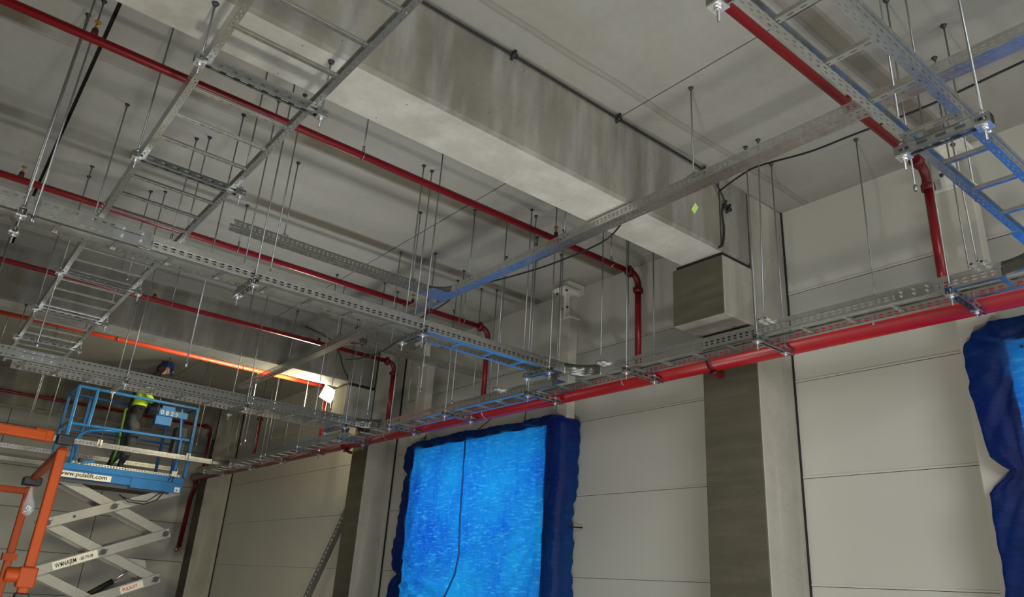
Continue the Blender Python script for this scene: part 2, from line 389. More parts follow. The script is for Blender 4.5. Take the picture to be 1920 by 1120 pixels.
post(-2.90, -2.52, 'cream steel post behind the right-hand hanging ladder, above the cut-off blue tarpaulin')
# ------------------------------------------------------------------ cable ladders
PITCH = .077
AX = {'x': Vector((1, 0, 0)), 'y': Vector((0, 1, 0))}
def rail(ax, a0, a1, s, inward, z, h, kind, fl_w=.05, lip=.022):
    """C-shaped side rail; s = position across, inward = +1/-1 direction of the flanges"""
    U = AX[ax]; V = AX['y' if ax == 'x' else 'x']*inward
    def P(a, c, zz): return Vector((a, c, zz)) if ax == 'x' else Vector((c, a, zz))
    L = a1-a0; P0 = P(a0, s, z); b = MB(); ph = (-a0) % PITCH
    if kind == 'double':
        hh = h*.78
        rows = [(0, h*.20, 0), (h*.20, h*.34, 1), (h*.34, h*.44, 0), (h*.44, h*.58, 1), (h*.58, h, 0)]
    elif kind == 'stepped':
        rows = [(0, h*.10, 0), (h*.10, h*.18, 1), (h*.18, h*.27, 0), (h*.27, h*.35, 1), (h*.35, h*.68, 0), (h*.68, h*.76, 1), (h*.76, h, 0)]
    elif kind == 'wide':
        rows = [(0, h*.14, 0), (h*.14, h*.24, 1), (h*.24, h*.73, 0), (h*.73, h*.83, 1), (h*.83, h, 0)]
    else: rows = [(0, h, 0)]
    b.strip(P0, U, (0, 0, 1), rows, L, PITCH, .52, ph)
    w_ = fl_w
    b.strip(P0, U, V, [(0, w_*.28, 0), (w_*.28, w_*.42, 1), (w_*.42, w_*.62, 0), (w_*.62, w_*.76, 1, PITCH*.5), (w_*.76, w_, 0)], L, PITCH, .34, ph)
    b.strip(P(a0, s, z+h), U, V, [(0, lip, 0)], L)
    b.strip(P(a0, s+inward*lip, z+h-.012), U, (0, 0, 1), [(0, .012, 0)], L)
    if kind != 'plain':
        b.strip(P(a0, s-inward*.006, z+h*.62), U, (0, 0, 1), [(0, .006, 0)], L)
    return b
def rung(ax, a, s0, s1, z, w_=.038, h=.022):
    b = MB(); V = AX['y' if ax == 'x' else 'x']; U = AX[ax]
    def P(a_, c, zz): return Vector((a_, c, zz)) if ax == 'x' else Vector((c, a_, zz))
    L = s1-s0
    b.strip(P(a-w_/2, s0, z+.003), V, U, [(0, w_*.36, 0), (w_*.36, w_*.62, 1), (w_*.62, w_, 0)], L, .075, .48, .02)
    b.strip(P(a-w_/2, s0, z+.003), V, (0, 0, 1), [(0, h, 0)], L); b.strip(P(a+w_/2, s0, z+.003), V, (0, 0, 1), [(0, h, 0)], L)
    return b
def ladder(label, ax, a0, a1, sA, sB, z, hA, hB, kA, kB, rungs, segsA=None, segsB=None, loc=None):
    """sA < sB across positions"""
    c = ((a0+a1)/2, (sA+sB)/2, z) if ax == 'x' else ((sA+sB)/2, (a0+a1)/2, z)
    t = thing('cable_ladder', label, 'cable ladder', c)
    for (p, q) in (segsA or [(a0, a1)]): rail(ax, p, q, sA, 1, z, hA, kA).build('side_rail', M['galv'], t, thick=.004)
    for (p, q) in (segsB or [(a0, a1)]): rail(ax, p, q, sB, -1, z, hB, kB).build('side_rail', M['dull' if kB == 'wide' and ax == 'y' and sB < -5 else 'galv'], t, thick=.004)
    for a in rungs: rung(ax, a, sA+.012, sB-.012, z+.004).build('rung', M['galv'], t, thick=.004)
    return t
def splice(t, ax, a0, a1, s, out, z, h, nb=4, rows=(.3, .75)):
    b = MB()
    if ax == 'x': b.box((a0, s, z), (a1, s+out*.008, z+h))
    else: b.box((s, a0, z), (s+out*.008, a1, z+h))
    p = b.build('splice_plate', M['galv2'], t)
    for k in range(nb):
        for r in rows:
            bb = MB()
            a = a0+(k+.5)*(a1-a0)/nb; zz = z+h*r
            c0 = (a, s+out*.008, zz) if ax == 'x' else (s+out*.008, a, zz); c1 = (a, s+out*.026, zz) if ax == 'x' else (s+out*.026, a, zz)
            bb.tube([c0, c1], .012, 8); bb.build('splice_bolt', M['bolt'], p)
def corner(t, cx, cy, r, a0, a1, z, h, slots=True, name='corner_plate', floor_to=None, mat='dull'):
    """curved upright plate round (cx,cy) from angle a0 to a1 degrees plus optional flat gusset"""
    b = MB(); n = 14; pts = []
    for i in range(n+1):
        a = math.radians(a0+(a1-a0)*i/n); pts.append((cx+r*math.cos(a), cy+r*math.sin(a)))
    for i in range(n):
        hole = slots and i in (3, 7, 10)
        (xa, ya), (xb_, yb_) = pts[i], pts[i+1]
        for z0, z1, hl in ((0, .22, 0), (.22, .33, 1), (.33, .44, 0), (.44, .55, 1), (.55, 1, 0)):
            if hl and hole: continue
            b.face([(xa, ya, z+h*z0), (xb_, yb_, z+h*z0), (xb_, yb_, z+h*z1), (xa, ya, z+h*z1)], 0, True)
        b.face([(xa, ya, z+h), (xb_, yb_, z+h), (xb_+(cx-xb_)*-.06, yb_+(cy-yb_)*-.06, z+h), (xa+(cx-xa)*-.06, ya+(cy-ya)*-.06, z+h)])
    o = b.build(name, M[mat], t, thick=.004, weld=True)
    if floor_to:
        g_ = MB(); fx, fy = floor_to
        for i in range(n): g_.face([(pts[i][0], pts[i][1], z+.001), (pts[i+1][0], pts[i+1][1], z+.001), (fx, fy, z+.001)])
        g_.build('gusset_plate', M['galv'], t, thick=.004)
ZT = 2.77
def fr(a, b_, st):
    r = []; x = a
    while x < b_: r.append(x); x += st
    return r
# wall ladder (runs along the back wall)
YN, YF = 6.79, 7.16
wl = ladder('long galvanised cable ladder along the panel wall, just above the thick red main pipe', 'x', -23.6, 1.2, YN, YF, ZT, .13, .11, 'double', 'double',
            [x for x in fr(-23.4, 1.1, .475)], segsA=[(-23.6, -21.75), (-20.95, -13.95), (-12.55, -7.75), (-6.75, -1.98), (-.95, 1.2)])
splice(wl, 'x', -2.9, -2.55, YN, -1, ZT+.01, .09, 3)
splice(wl, 'x', -21.2, -20.6, YN, -1, ZT+.01, .09, 5)
# main ladder towards the wall (near web double slots, tall web behind)
ml = ladder('galvanised cable ladder in mid-picture running to the wall, its slotted web lit pale yellow', 'y', -3.5, 6.45, -7.44, -7.12, ZT, .155, .16, 'wide', 'wide',
            fr(-3.4, 6.4, .4835), segsB=[(-3.5, 1.12)])
for p in (rail('y', 1.12, 6.45, -7.14, -1, ZT, .155, 'plain', .03),): p.build('inner_tall_rail', M['galv'], ml, thick=.004)
rail('y', 1.22, 6.42, -7.09, -1, ZT, .11, 'double').build('side_rail', M['galv'], ml, thick=.004)
splice(ml, 'y', .88, 1.20, -7.12, 1, ZT+.005, .15, 2)
corner(ml, -6.77, 6.45, .35, 180, 90, ZT, .15, floor_to=(-7.12, 6.8))
corner(ml, -7.72, 6.47, .30, 0, 90, ZT, .12, floor_to=(-7.42, 6.78))
# lower/wide ladder further back
ll = ladder('wide galvanised cable ladder at lower left passing in front of the blue scissor lift', 'y', -3.5, 6.42, -13.66, -12.9, ZT, .165, .165, 'stepped', 'wide',
            fr(-3.3, 6.4, .475), segsA=[(.85, 6.42)])
splice(ll, 'y', .85, 1.35, -12.9, 1, ZT+.005, .15, 4)
splice(ll, 'y', 5.7, 6.3, -12.9, 1, ZT+.005, .15, 4)
corner(ll, -12.55, 6.42, .37, 180, 90, ZT, .165, floor_to=(-12.92, 6.79))
corner(ll, -13.95, 6.47, .31, 0, 90, ZT, .12, floor_to=(-13.64, 6.78))
# high wide ladder at upper left
hl = ladder('wide high-level cable ladder crossing the upper left corner above the other trays', 'x', -17.2, -2.6, .91, 1.80, 3.60, .13, .13, 'plain', 'wide',
            fr(-17.0, -2.7, .475))
splice(hl, 'x', -4.02, -3.62, 1.80, -1, 3.6-.002, .03, 3, (.5,))
splice(hl, 'x', -8.75, -8.4, .91, -1, 3.61, .10, 4)
# right ladder
rl = ladder('bright galvanised cable ladder at upper right with blue light on its underside', 'y', -.4, 6.45, -1.64, -1.28, ZT, .11, .11, 'wide', 'wide',
            [x for x in fr(-.06, 6.3, .477)])
splice(rl, 'y', 4.42, 4.62, -1.28, 1, ZT+.005, .10, 2)
corner(rl, -2.0, 6.43, .36, 0, 90, ZT, .13, slots=False, floor_to=(-1.64, 6.79))
corner(rl, -.93, 6.43, .35, 180, 90, ZT, .13, slots=False, floor_to=(-1.28, 6.79))
MB().box((-1.662, 5.98, ZT-.006), (-1.60, 6.4, ZT-.001)).build('splice_plate', M['galv'], rl)
# narrow perforated trays
def tray(t, ax, a0, a1, s0, s1, z, h, pitch=.062, name='tray_run', mat='galv', botrows=True):
    def P(a, c, zz): return Vector((a, c, zz)) if ax == 'x' else Vector((c, a, zz))
    U = AX[ax]; V = AX['y' if ax == 'x' else 'x']; L = a1-a0; b = MB(); w_ = s1-s0
    rows = [(0, h*.3, 0), (h*.3, h*.42, 1), (h*.42, h*.56, 0), (h*.56, h*.68, 1, pitch*.0), (h*.68, h, 0)]
    b.strip(P(a0, s0, z), U, (0, 0, 1), rows, L, pitch, .5); b.strip(P(a0, s1, z), U, (0, 0, 1), rows, L, pitch, .5)
    b.strip(P(a0, s0, z), U, V, [(0, w_*.2, 0), (w_*.2, w_*.32, 1), (w_*.32, w_*.68, 0), (w_*.68, w_*.8, 1, pitch*.5), (w_*.8, w_, 0)], L, pitch, .5)
    return b.build(name, M[mat], t, thick=.003)
t = thing('cable_tray', 'narrow perforated cable tray high across the picture, branching twice near the middle', 'cable tray', (-8, 5.47, 3.97))
tray(t, 'x', -16.9, -8.92, 5.37, 5.53, 3.96, .10); tray(t, 'x', -8.5, 1.5, 5.37, 5.53, 3.96, .10)
tray(t, 'x', -8.92, -8.5, 5.47, 5.53, 3.96, .10, name='tray_joint')
tray(t, 'y', 2.3, 5.10, -8.79, -8.63, 3.96, .10, name='tray_branch')
tray(t, 'y', 5.8, 8.45, -11.78, -11.62, 3.96, .10, name='tray_branch')
corner(t, -8.38, 5.12, .25, 180, 90, 3.96, .10, slots=False, floor_to=(-8.63, 5.37))
corner(t, -9.04, 5.12, .25, 0, 90, 3.96, .10, slots=False, floor_to=(-8.79, 5.37))
corner(t, -11.37, 5.78, .25, 180, 270, 3.96, .10, slots=False, floor_to=(-11.62, 5.53))
corner(t, -12.03, 5.78, .25, 0, -90, 3.96, .10, slots=False, floor_to=(-11.78, 5.53))
MB().box((-8.80, 5.1, 3.957), (-8.45, 5.5, 3.961)).build('gusset_plate', M['galv'], t)
def ntray(x0, x1, y0, y1, z, lab, h=.115, mat='galv'):
    t = thing('cable_tray', lab, 'cable tray', ((x0+x1)/2, (y0+y1)/2, z)); tray(t, 'y', y0, y1, x0, x1, z, h, PITCH, mat=mat); return t
nt_ = ntray(-19.90, -19.76, -2.5, 6.02, 2.585, 'pale narrow perforated tray passing in front of the worker\'s legs')
corner(nt_, -19.42, 6.02, .34, 180, 90, 2.585, .11, slots=False, floor_to=(-19.76, 6.36))
ntray(-24.2, -24.05, -2.5, 6.4, 2.78, 'narrow perforated tray behind the scissor lift, upper of the two at far left')
ntray(-27.2, -27.05, -2.5, 6.4, 2.77, 'narrow perforated tray close to the end wall, lower of the two at far left')
# ------------------------------------------------------------------ trapeze hangers
def ctop(x, y):
    for xl, xr, zb_ in ((-5.68, -5.0, 4.10), (-15.62, -14.87, 4.15), (-26.1, -25.35, 4.12)):
        if xl < x < xr: return zb_
    return H
def rod_mb(x, y, z0, z1, r=.0085, dx=0, dy=0):
    return MB().tube([(x, y, z0), (x+dx, y+dy, z1)], r, 8)
def rodpart(t, x, y, z0, zn, dx=0, dy=0, name='threaded_rod'):
    zt = ctop(x+dx, y+dy)
    o = rod_mb(x, y, z0, zt, dx=dx, dy=dy).build(name, M['rod'], t)
    MB().tube([(x+dx, y+dy, zt-.03), (x+dx, y+dy, zt-.004)], [.016, .03], 8).build('ceiling_anchor', M['dgrey'], o)
    return o
def trapeze(ax, a, s0, s1, z, label, group, rods=None, mat='galv2'):
    """strut channel across a ladder; ax = direction of the ladder"""
    w_ = .063
    def P(aa, c, zz): return Vector((aa, c, zz)) if ax == 'x' else Vector((c, aa, zz))
    t = thing('trapeze_hanger', label, 'hanger', P(a, (s0+s1)/2, z), group)
    V = AX['y' if ax == 'x' else 'x']; U = AX[ax]; L = s1-s0; b = MB(); zb_ = z-w_
    rows = [(0, w_*.33, 0), (w_*.33, w_*.66, 1), (w_*.66, w_, 0)]
    for o_ in (-w_/2, w_/2): b.strip(P(a+o_, s0, zb_), V, (0, 0, 1), rows, L, .11, .55, .03)
    b.strip(P(a-w_/2, s0, z), V, U, [(0, w_, 0)], L)
    for o_ in (-w_/2, w_/2-.014): b.strip(P(a+o_, s0, zb_), V, U, [(0, .014, 0)], L)
    b.build('strut_channel', M[mat], t, thick=.005)
    for i, c in enumerate(rods or (s0+.045, s1-.045)):
        p = P(a, c, 0); x, y = p.x, p.y
        ro = rodpart(t, x, y, zb_-.10, zb_)
        n = MB(); n.box((x-.04, y-.04, zb_-.012), (x+.04, y+.04, zb_)); n.tube([(x, y, zb_-.034), (x, y, zb_-.012)], .022, 6)
        n.build('washer_and_nut', M['bolt'], ro)
        n = MB(); n.tube([(x, y, z+.0), (x, y, z+.03)], .022, 6); n.build('top_nut', M['bolt'], ro)
    return t
WX = [-2.41, -4.38, -6.29, -8.22, -10.37, -12.2, -14.2, -16.3, -18.45, -20.55, -22.7]
for i, x in enumerate(WX):
    trapeze('x', x, 6.72, 7.44 if i < 30 else 7.4, 2.765, 'strut hanger under the ladder along the wall, %s counted from the right' % ORD[i], 'strut hangers under the wall ladder', rods=(6.765, 7.30))
for i, y in enumerate([.18, 2.2, 4.2, 6.15]):
    trapeze('y', y, -7.56, -7.02, 2.765, 'strut hanger under the mid-picture ladder, %s counted from the left' % ORD[i], 'strut hangers under the middle ladder')
for i, x in enumerate([-3.2, -5.12, -6.96, -8.9, -10.85, -12.85, -14.9]):
    trapeze('x', x, .83, 1.90, 3.595, 'strut hanger under the high upper-left ladder, %s counted from the top' % ORD[i], 'strut hangers under the high ladder')
for i, y in enumerate([2.43, 4.32]):
    trapeze('y', y, -1.72, -1.17, 2.765, ['dark strut hanger with long bolt at the top edge under the right-hand ladder', 'dark strut hanger with long bolts in the middle of the right-hand ladder'][i], 'strut hangers under the right ladder')
for i, y in enumerate([.3, 2.35, 4.3, 6.2]):
    trapeze('y', y, -13.76, -12.82, 2.765, 'strut hanger under the wide lower-left ladder, %s counted from the left' % ORD[i], 'strut hangers under the wide lower ladder')
# single rods with small clips carrying the narrow trays
def trayrod(x, y, z, label, group='rods carrying the narrow trays'):
    t = thing('tray_hanger', label, 'hanger', (x, y, z), group)
    rodpart(t, x, y, z+.005, z)
    n = MB(); n.box((x-.055, y-.04, z+.0), (x+.055, y+.04, z+.012)); n.tube([(x, y, z+.012), (x, y, z+.035)], .02, 6); n.build('clip', M['galv2'], t)
    return t
for i, x in enumerate([-1.9, -4.12, -6.05, -8.02, -10.1, -12.1, -14.2, -16.2]):
    trayrod(x, 5.41, 4.062, 'thin rod holding the long high narrow tray, %s counted from the right' % ORD[i])
for i, y in enumerate([2.95, 4.88]): trayrod(-8.66, y, 4.062, 'rod holding the left branch of the high narrow tray, %s from its free end' % ORD[i])
for i, y in enumerate([6.3, 7.6]): trayrod(-11.68, y, 4.062, 'rod holding the tray branch that runs to the far wall, %s from its joint' % ORD[i])
for i, y in enumerate([1.90, 3.40, 5.42]):
    t = trayrod(-19.72, y, 2.60, 'rod holding the pale tray before the scissor lift, %s from the left' % ORD[i])
    MB().box((-19.755, y-.05, 2.58), (-19.74, y+.05, 2.76)).build('hook_plate', M['white'], t)
# extra rods whose clamps sit on the top edge of the wall ladder
for i, (x, dx) in enumerate([(-2.15, -.05), (-4.27, .08), (-6.72, 0), (-7.55, 0), (-8.95, 0)]):
    t = thing('rail_clamp_rod', 'rod clamped to the top edge of the wall ladder, %s from the right' % ORD[i], 'hanger', (x, 6.76, 2.9), 'clamped rods along the wall ladder')
    rodpart(t, x, 6.74, 2.9, 2.9, dx=dx)
    n = MB(); n.box((x-.08, 6.70, 2.905), (x+.08, 6.80, 2.92)); n.box((x-.05, 6.70, 2.88), (x-.03, 6.8, 2.945)); n.box((x+.03, 6.70, 2.88), (x+.05, 6.8, 2.945)); n.build('edge_clamp', M['bolt'], t)
def looserod(x, y, z, i, where, dx=0, dy=0):
    t = thing('threaded_rod', where, 'threaded rod', (x, y, z), 'loose threaded rods hanging from the ceiling')
    rodpart(t, x, y, z, z, dx, dy)
    MB().tube([(x, y, z), (x, y, z+.05)], .016, 6).build('end_nut', M['rod'], t)
for i, (x, y, z, w_) in enumerate([
    (-7.02, .26, 2.66, 'thick rod beside its twin at the far upper left above the middle ladder'),
    (-8.1, 2.0, 2.0, 'rod hanging through the high ladder, left one of the bundle above the middle ladder'),
    (-7.2, 2.38, 2.9, 'rod hanging through the high ladder, right one of the bundle above the middle ladder'),
    (-7.55, 4.35, 2.9, 'rod ending beside the curved joint of the high narrow tray'),
    (-11.2, .9, 2.6, 'short-looking rod with round ceiling plate near the left edge under the upper red pipe'),
    (-9.05, 1.74, 3.74, 'rod with ceiling plate seen between the rungs of the high ladder'),
    (-11.0, 1.69, 3.74, 'rod seen between the lower rungs of the high ladder'),
    (-9.7, 5.84, 2.8, 'rod hanging right of the high tray joint against the pale ceiling'),
    (-9.94, 6.59, 2.8, 'rod in front of the far wall left of the second red riser'),
    (-7.82, 5.86, 2.9, 'rod left of the cream post reaching down to the curved ladder corner'),
    (-7.41, 5.98, 2.85, 'rod just left of the cream post bracket'),
    (-8.03, 6.62, 2.85, 'rod reaching the wall ladder left of the cream post'),
    (-11.79, 5.1, 2.6, 'rod behind the middle ladder left of the tray joint'),
    (-11.46, 5.9, 2.7, 'rod behind the middle ladder right of the tray joint'),
    (-2.15, 5.67, 3.2, 'rod at top right behind the bright ladder rungs'),
    (-1.95, 6.35, 3.3, 'rod at top right just beyond the slotted web of the bright ladder'),
    (-18.7, .85, 4.2, 'pale rod above the wide lower ladder at the left edge'),
    (-17.9, 1.7, 2.3, 'pale rod left of the lifted worker, left one of a pair'),
    (-17.6, 2.0, 2.3, 'pale rod left of the lifted worker, right one of a pair'),
    (-19.2, 5.4, 2.9, 'pale lit rod between the scissor lift and the floodlight'),
    (-18.1, 6.1, 2.9, 'pale lit rod just left of the floodlight'),
    (-17.2, 6.4, 2.6, 'pale lit rod directly under the floodlight'),
    (-16.4, 5.6, 2.7, 'rod in front of the second concrete beam end'),
    (-13.7, 6.55, 2.9, 'rod in front of the floodlit column, left one'),
    (-13.3, 6.6, 2.9, 'rod in front of the floodlit column, right one'),
    (-12.9, 7.5, 2.9, 'long rod right of the riser at the floodlit column'),
    (-20.3, 4.6, 2.9, 'thin pale rod above the right railing of the scissor lift')
    ]):
    looserod(x, y, z, i, w_, dx=-.17 if i == 0 else 0)
# ------------------------------------------------------------------ red pipes
def arc(c, r, a0, a1, n=8, plane='yz', x=0):
    out = []
    for i in range(n+1):
        a = math.radians(a0+(a1-a0)*i/n); out.append((x, c[0]+r*math.cos(a), c[1]+r*math.sin(a)))
    return out
def coupling(t, c, d, r):
    c = Vector(c); d = Vector(d).normalized()
    b = MB(); b.tube([c-d*.035, c-d*.033, c+d*.033, c+d*.035], [r*1.1, r*1.6, r*1.6, r*1.1], 14)
    o = d.cross(Vector((1, 0, 0))) if abs(d.x) < .9 else Vector((0, 0, 1)); o.normalize()
    for s_ in (-1, 1): b.bar(c+o*s_*r*1.4-d*.03, c+o*s_*r*1.4+d*.03, .05, .05)
    b.build('grooved_coupling', M['dred'], t)
ZP = 4.43; YP = 7.52; PR = .043
def branch(X, y0, label, heads, riser_to=3.0, mat='branch', yend=7.30, r=PR, bright=()):
    t = thing('sprinkler_pipe', label, 'pipe', (X, 3, ZP), 'red sprinkler branch pipes')
    MB().tube([(X, y0, ZP), (X, yend, ZP)], r, 16).build('pipe_run', M[mat], t)
    if riser_to is not None:
        el = [(X, yend, ZP), (X, yend+.06, ZP)] + arc((yend+.06, ZP-.16), .16, 90, 0, 8, x=X) + [(X, yend+.22, ZP-.22)]
        MB().tube(el, r*1.12, 14).build('elbow', M['dred'], t)
        coupling(t, (X, yend+.03, ZP), (0, 1, 0), r); coupling(t, (X, yend+.22, ZP-.24), (0, 0, 1), r)
        MB().tube([(X, yend+.22, ZP-.22), (X, yend+.22, riser_to)], r*1.08, 16).build('riser', M['branch'], t)
    for y in heads:
        on_ = MB().tube([(X, y, ZP+r*.6), (X, y, ZP+.10)], [.032, .028], 10).build('outlet_nipple', M['dred' if mat == 'branch' else mat], t)
        h = MB(); h.tube([(X, y, ZP+.10), (X, y, ZP+.125)], .018, 8)
        for s_ in (-1, 1): h.tube([(X+s_*.012, y, ZP+.12), (X+s_*.022, y, ZP+.15), (X, y, ZP+.18)], .005, 6)
        h.tube([(X, y, ZP+.178), (X, y, ZP+.186)], .032, 12)
        h.build('sprinkler_head', M['brass'], on_)
    return t
branch(-2.70, -3, 'red sprinkler pipe and riser at upper right, passing behind the bright ladder', [1.5, 5.9], yend=7.22)
branch(-6.77, -3.5, 'long red sprinkler pipe from the top left corner, riser left of the corbel', [-3, .25, 5.9], yend=7.3)
branch(-10.37, -3.5, 'red sprinkler pipe second from the top on the left', [.13, 5.9])
branch(-13.67, -3.5, 'red sprinkler pipe in front of the second concrete beam, riser beside the floodlit column', [2.6, 5.75])
branch(-16.85, -3.5, 'orange-red sprinkler pipe lit by the floodlight above the worker', [2.07], mat='lit_red', riser_to=3.0)
branch(-21.1, 5.3, 'dark red riser pipe right of the scissor lift, run hidden in shade', [], riser_to=3.0)
branch(-25.1, -3.5, 'dark red sprinkler pipe furthest back, behind the scissor lift', [2.8], yend=7.2)
# main pipe
t = thing('main_pipe', 'thick red main pipe along the panel wall below the long cable ladder', 'pipe', (-12, YP, 2.9))
MB().tube([(-26.2, YP, 2.92), (2.0, YP, 2.87)], .135, 28).build('pipe_run', M['red'], t)
MB().tube([(-26.26, YP, 2.92), (-26.2, YP, 2.92)], [.09, .137], 24).build('end_cap', M['dred'], t)
MB().tube([(-26.1, 7.58, 2.82), (-26.1, 7.6, 2.6), (-26.25, 7.6, 2.45), (-26.45, 7.62, 2.3), (-26.6, 7.62, .75)], .075, 14).build('drop_pipe', M['dred'], t)
MB().tube([(-26.6, 7.62, .72), (-26.6, 7.5, .62)], .06, 10).build('drain_valve', M['brass'], t)
for x in (-5.5, -15.4):
    z = 2.895
    b = MB(); b.tube([(x-.035, YP, z), (x+.035, YP, z)], .152, 28); b.bar((x, YP-.02, z-.15), (x, YP+.15, z-.19), .07, .05); b.tube([(x-.05, YP-.02, z-.175), (x+.05, YP-.02, z-.175)], .022, 8)
    b.build('column_clamp', M['dred'], t)
for i, x in enumerate([-.9, -3.41, -6.96, -10.2, -13.54, -17.0, -20.0]):
    h = thing('pipe_band_hanger', 'thin rod and steel band round the thick red main, %s counted from the right' % ORD[i], 'hanger', (x, YP, 3.05), 'band hangers of the main pipe')
    MB().tube([(x-.012, YP, 2.895), (x+.012, YP, 2.895)], .1415, 28, caps=False).build('steel_band', M['bolt'], h)
    rodpart(h, x, YP, 3.035, 3.0)
# loop hangers
PH = [(-6.77, -1.2, 'upper left edge'), (-6.77, 3.0, 'the middle of the long top-left pipe'), (-6.78, 6.97, 'the wall end of the long top-left pipe'), (-10.37, 2.9, 'the second pipe beside the slotted middle ladder'), (-10.36, 6.95, 'the wall end of the second pipe'),
      (-13.66, 2.9, 'the third pipe in front of the second beam'), (-13.66, 6.9, 'the third pipe near its elbow'), (-16.85, 2.72, 'the orange-red pipe near the worker'), (-16.85, 5.4, 'the orange-red pipe right of the worker'), (-25.1, 3.0, 'the furthest dark red pipe'), (-2.7, 3.6, 'the right-hand pipe near the top edge')]
for x, y, w_ in PH:
    t = thing('pipe_loop_hanger', 'thin rod with teardrop loop holding %s' % (w_ if 'pipe' in w_ else 'the red pipe at the ' + w_), 'hanger', (x, y, ZP), 'teardrop loop hangers of the sprinkler pipes')
    b = MB(); pts = [(x+.047*math.sin(a), y, ZP+.0-.047*math.cos(a)) for a in [math.radians(k) for k in range(-130, 131, 20)]]
    pts = [(x-.004, y, ZP+.10)] + pts + [(x+.004, y, ZP+.10)]
    b.tube(pts, .007, 6); b.build('loop', M['galv2'], t)
    MB().tube([(x, y, ZP+.09), (x, y, ZP+.12)], .016, 6).build('loop_nut', M['galv2'], t)
    rodpart(t, x, y, ZP+.10, 0)
# ------------------------------------------------------------------ black cables
def cable(pts, r, lab, ties=(), name='black_cable'):
    P = [Vector(p) for p in pts]; out = []
    for i in range(len(P)-1):
        p0, p1, p2, p3 = P[max(i-1, 0)], P[i], P[i+1], P[min(i+2, len(P)-1)]
        for k in range(6):
            u = k/6; out.append(.5*((2*p1)+(-p0+p2)*u+(2*p0-5*p1+4*p2-p3)*u*u+(-p0+3*p1-3*p2+p3)*u**3))
    out.append(P[-1])
    t = thing(name, lab, 'cable', P[0]); MB().tube(out, r, 8).build('cable_run', M['black'], t)
    for q in ties:
        b = MB(); b.tube([(q[0]-.02, q[1]-.02, q[2]-.05), (q[0]+.01, q[1]+.01, q[2]+.07)], .018, 6); b.tube([(q[0], q[1]-.03, q[2]), (q[0], q[1]+.03, q[2])], .026, 8); b.build('cable_tie', M['black'], t)
    return t
cable([(-4.97, -2, 5.11), (-4.97, 2.54, 5.09), (-4.97, 3.66, 5.10), (-4.97, 5.2, 5.09), (-4.96, 6.5, 5.08), (-4.95, 6.85, 5.02), (-4.94, 7.03, 4.86), (-4.95, 7.12, 4.72), (-4.96, 7.06, 4.62), (-4.97, 7.10, 4.40), (-4.97, 7.06, 4.17), (-4.98, 6.99, 4.10)], .013,
      'black cable clipped along the top of the nearest beam, looping down beside the column', ties=[(-4.97, 3.66, 5.10), (-4.97, 5.2, 5.09), (-4.96, 6.72, 5.05), (-4.95, 7.12, 4.72), (-4.95, 7.2, 4.70)])
cable([(-4.94, 7.0, 4.88), (-4.6, 6.95, 4.93), (-4.3, 6.9, 4.92), (-3.66, 6.9, 4.82), (-3.16, 6.9, 4.80), (-2.38, 6.9, 4.77), (-1.53, 6.9, 4.81), (.5, 6.9, 4.9)], .012, 'black cable sagging behind the narrow tray at upper right under the ceiling')
cable([(-9.75, 5.58, 3.86), (-9.29, 5.58, 3.92), (-8.87, 5.58, 3.96), (-8.45, 5.57, 4.04), (-8.2, 5.56, 4.04), (-7.28, 5.6, 3.95), (-6.43, 5.6, 3.88), (-5.62, 5.62, 3.9), (-5.4, 5.7, 4.08)], .011, 'black cable hanging below the narrow tray between its joint and the big beam', ties=[(-8.2, 5.56, 4.04)])
cable([(-12.2, 5.7, 3.78), (-11.7, 5.75, 3.72), (-11.1, 5.8, 3.72), (-10.3, 5.8, 3.84)], .010, 'short dark cable drooping behind the middle ladder near the tray branch')
cable([(-14.85, 5.9, 5.1), (-14.84, 6.6, 4.9), (-14.83, 6.9, 4.4), (-14.85, 7.05, 4.2), (-15.2, 7.25, 4.05), (-15.9, 7.3, 4.15)], .010, 'dark cable running down the second beam to the floodlight')
# sticky note
o = MB().bar((-4.992, 6.52, 4.42), (-4.992, 6.60, 4.54), .002, .075, up=(0, 1, 0)).build('paper_note', M['note']); tag(o, 'small yellow-green paper note stuck on the side of the nearest beam', 'note')
# ------------------------------------------------------------------ floodlight
FX, FY, FZ = -16.12, 7.22, 4.08
t = thing('floodlight', 'square lit floodlight on a bracket at the second concrete column', 'floodlight', (FX, FY, FZ))
n = (Vector((-10.0, .5, 2.6))-Vector((FX, FY, FZ))).normalized(); n = Vector((.45, -.72, -.12)).normalized()
r = n.cross(Vector((0, 0, 1))).normalized(); u = r.cross(n).normalized()
rt = math.radians(28); r, u = r*math.cos(rt)+u*math.sin(rt), u*math.cos(rt)-r*math.sin(rt)
def quadbox(c, hw, hh, d0, d1):
    b = MB(); n0 = len(b.v)
    for d in (d0, d1):
        for i, j in ((-1, -1), (1, -1), (1, 1), (-1, 1)): b.v.append(tuple(Vector(c)+r*i*hw+u*j*hh+n*d))
    for q in ((3, 2, 1, 0), (4, 5, 6, 7), (0, 1, 5, 4), (1, 2, 6, 5), (2, 3, 7, 6), (3, 0, 4, 7)): b.f.append(list(q)); b.mi.append(0); b.sm.append(False)
    return b
Fc = (FX, FY, FZ)
quadbox(Fc, .19, .17, -.10, .0).build('lamp_housing', M['dgrey'], t)
quadbox(Fc, .17, .15, .001, .012).build('lamp_lens', M['lens'], t)
MB().bar((FX+.1, FY+.2, FZ-.15), (FX+.22, FY+.5, FZ-.1), .05, .05).build('bracket', M['dgrey'], t)
MB().box((FX+.36, FY+.1, FZ-.25), (FX+.48, FY+.25, FZ+.05)).build('junction_box', M['cream'], t)
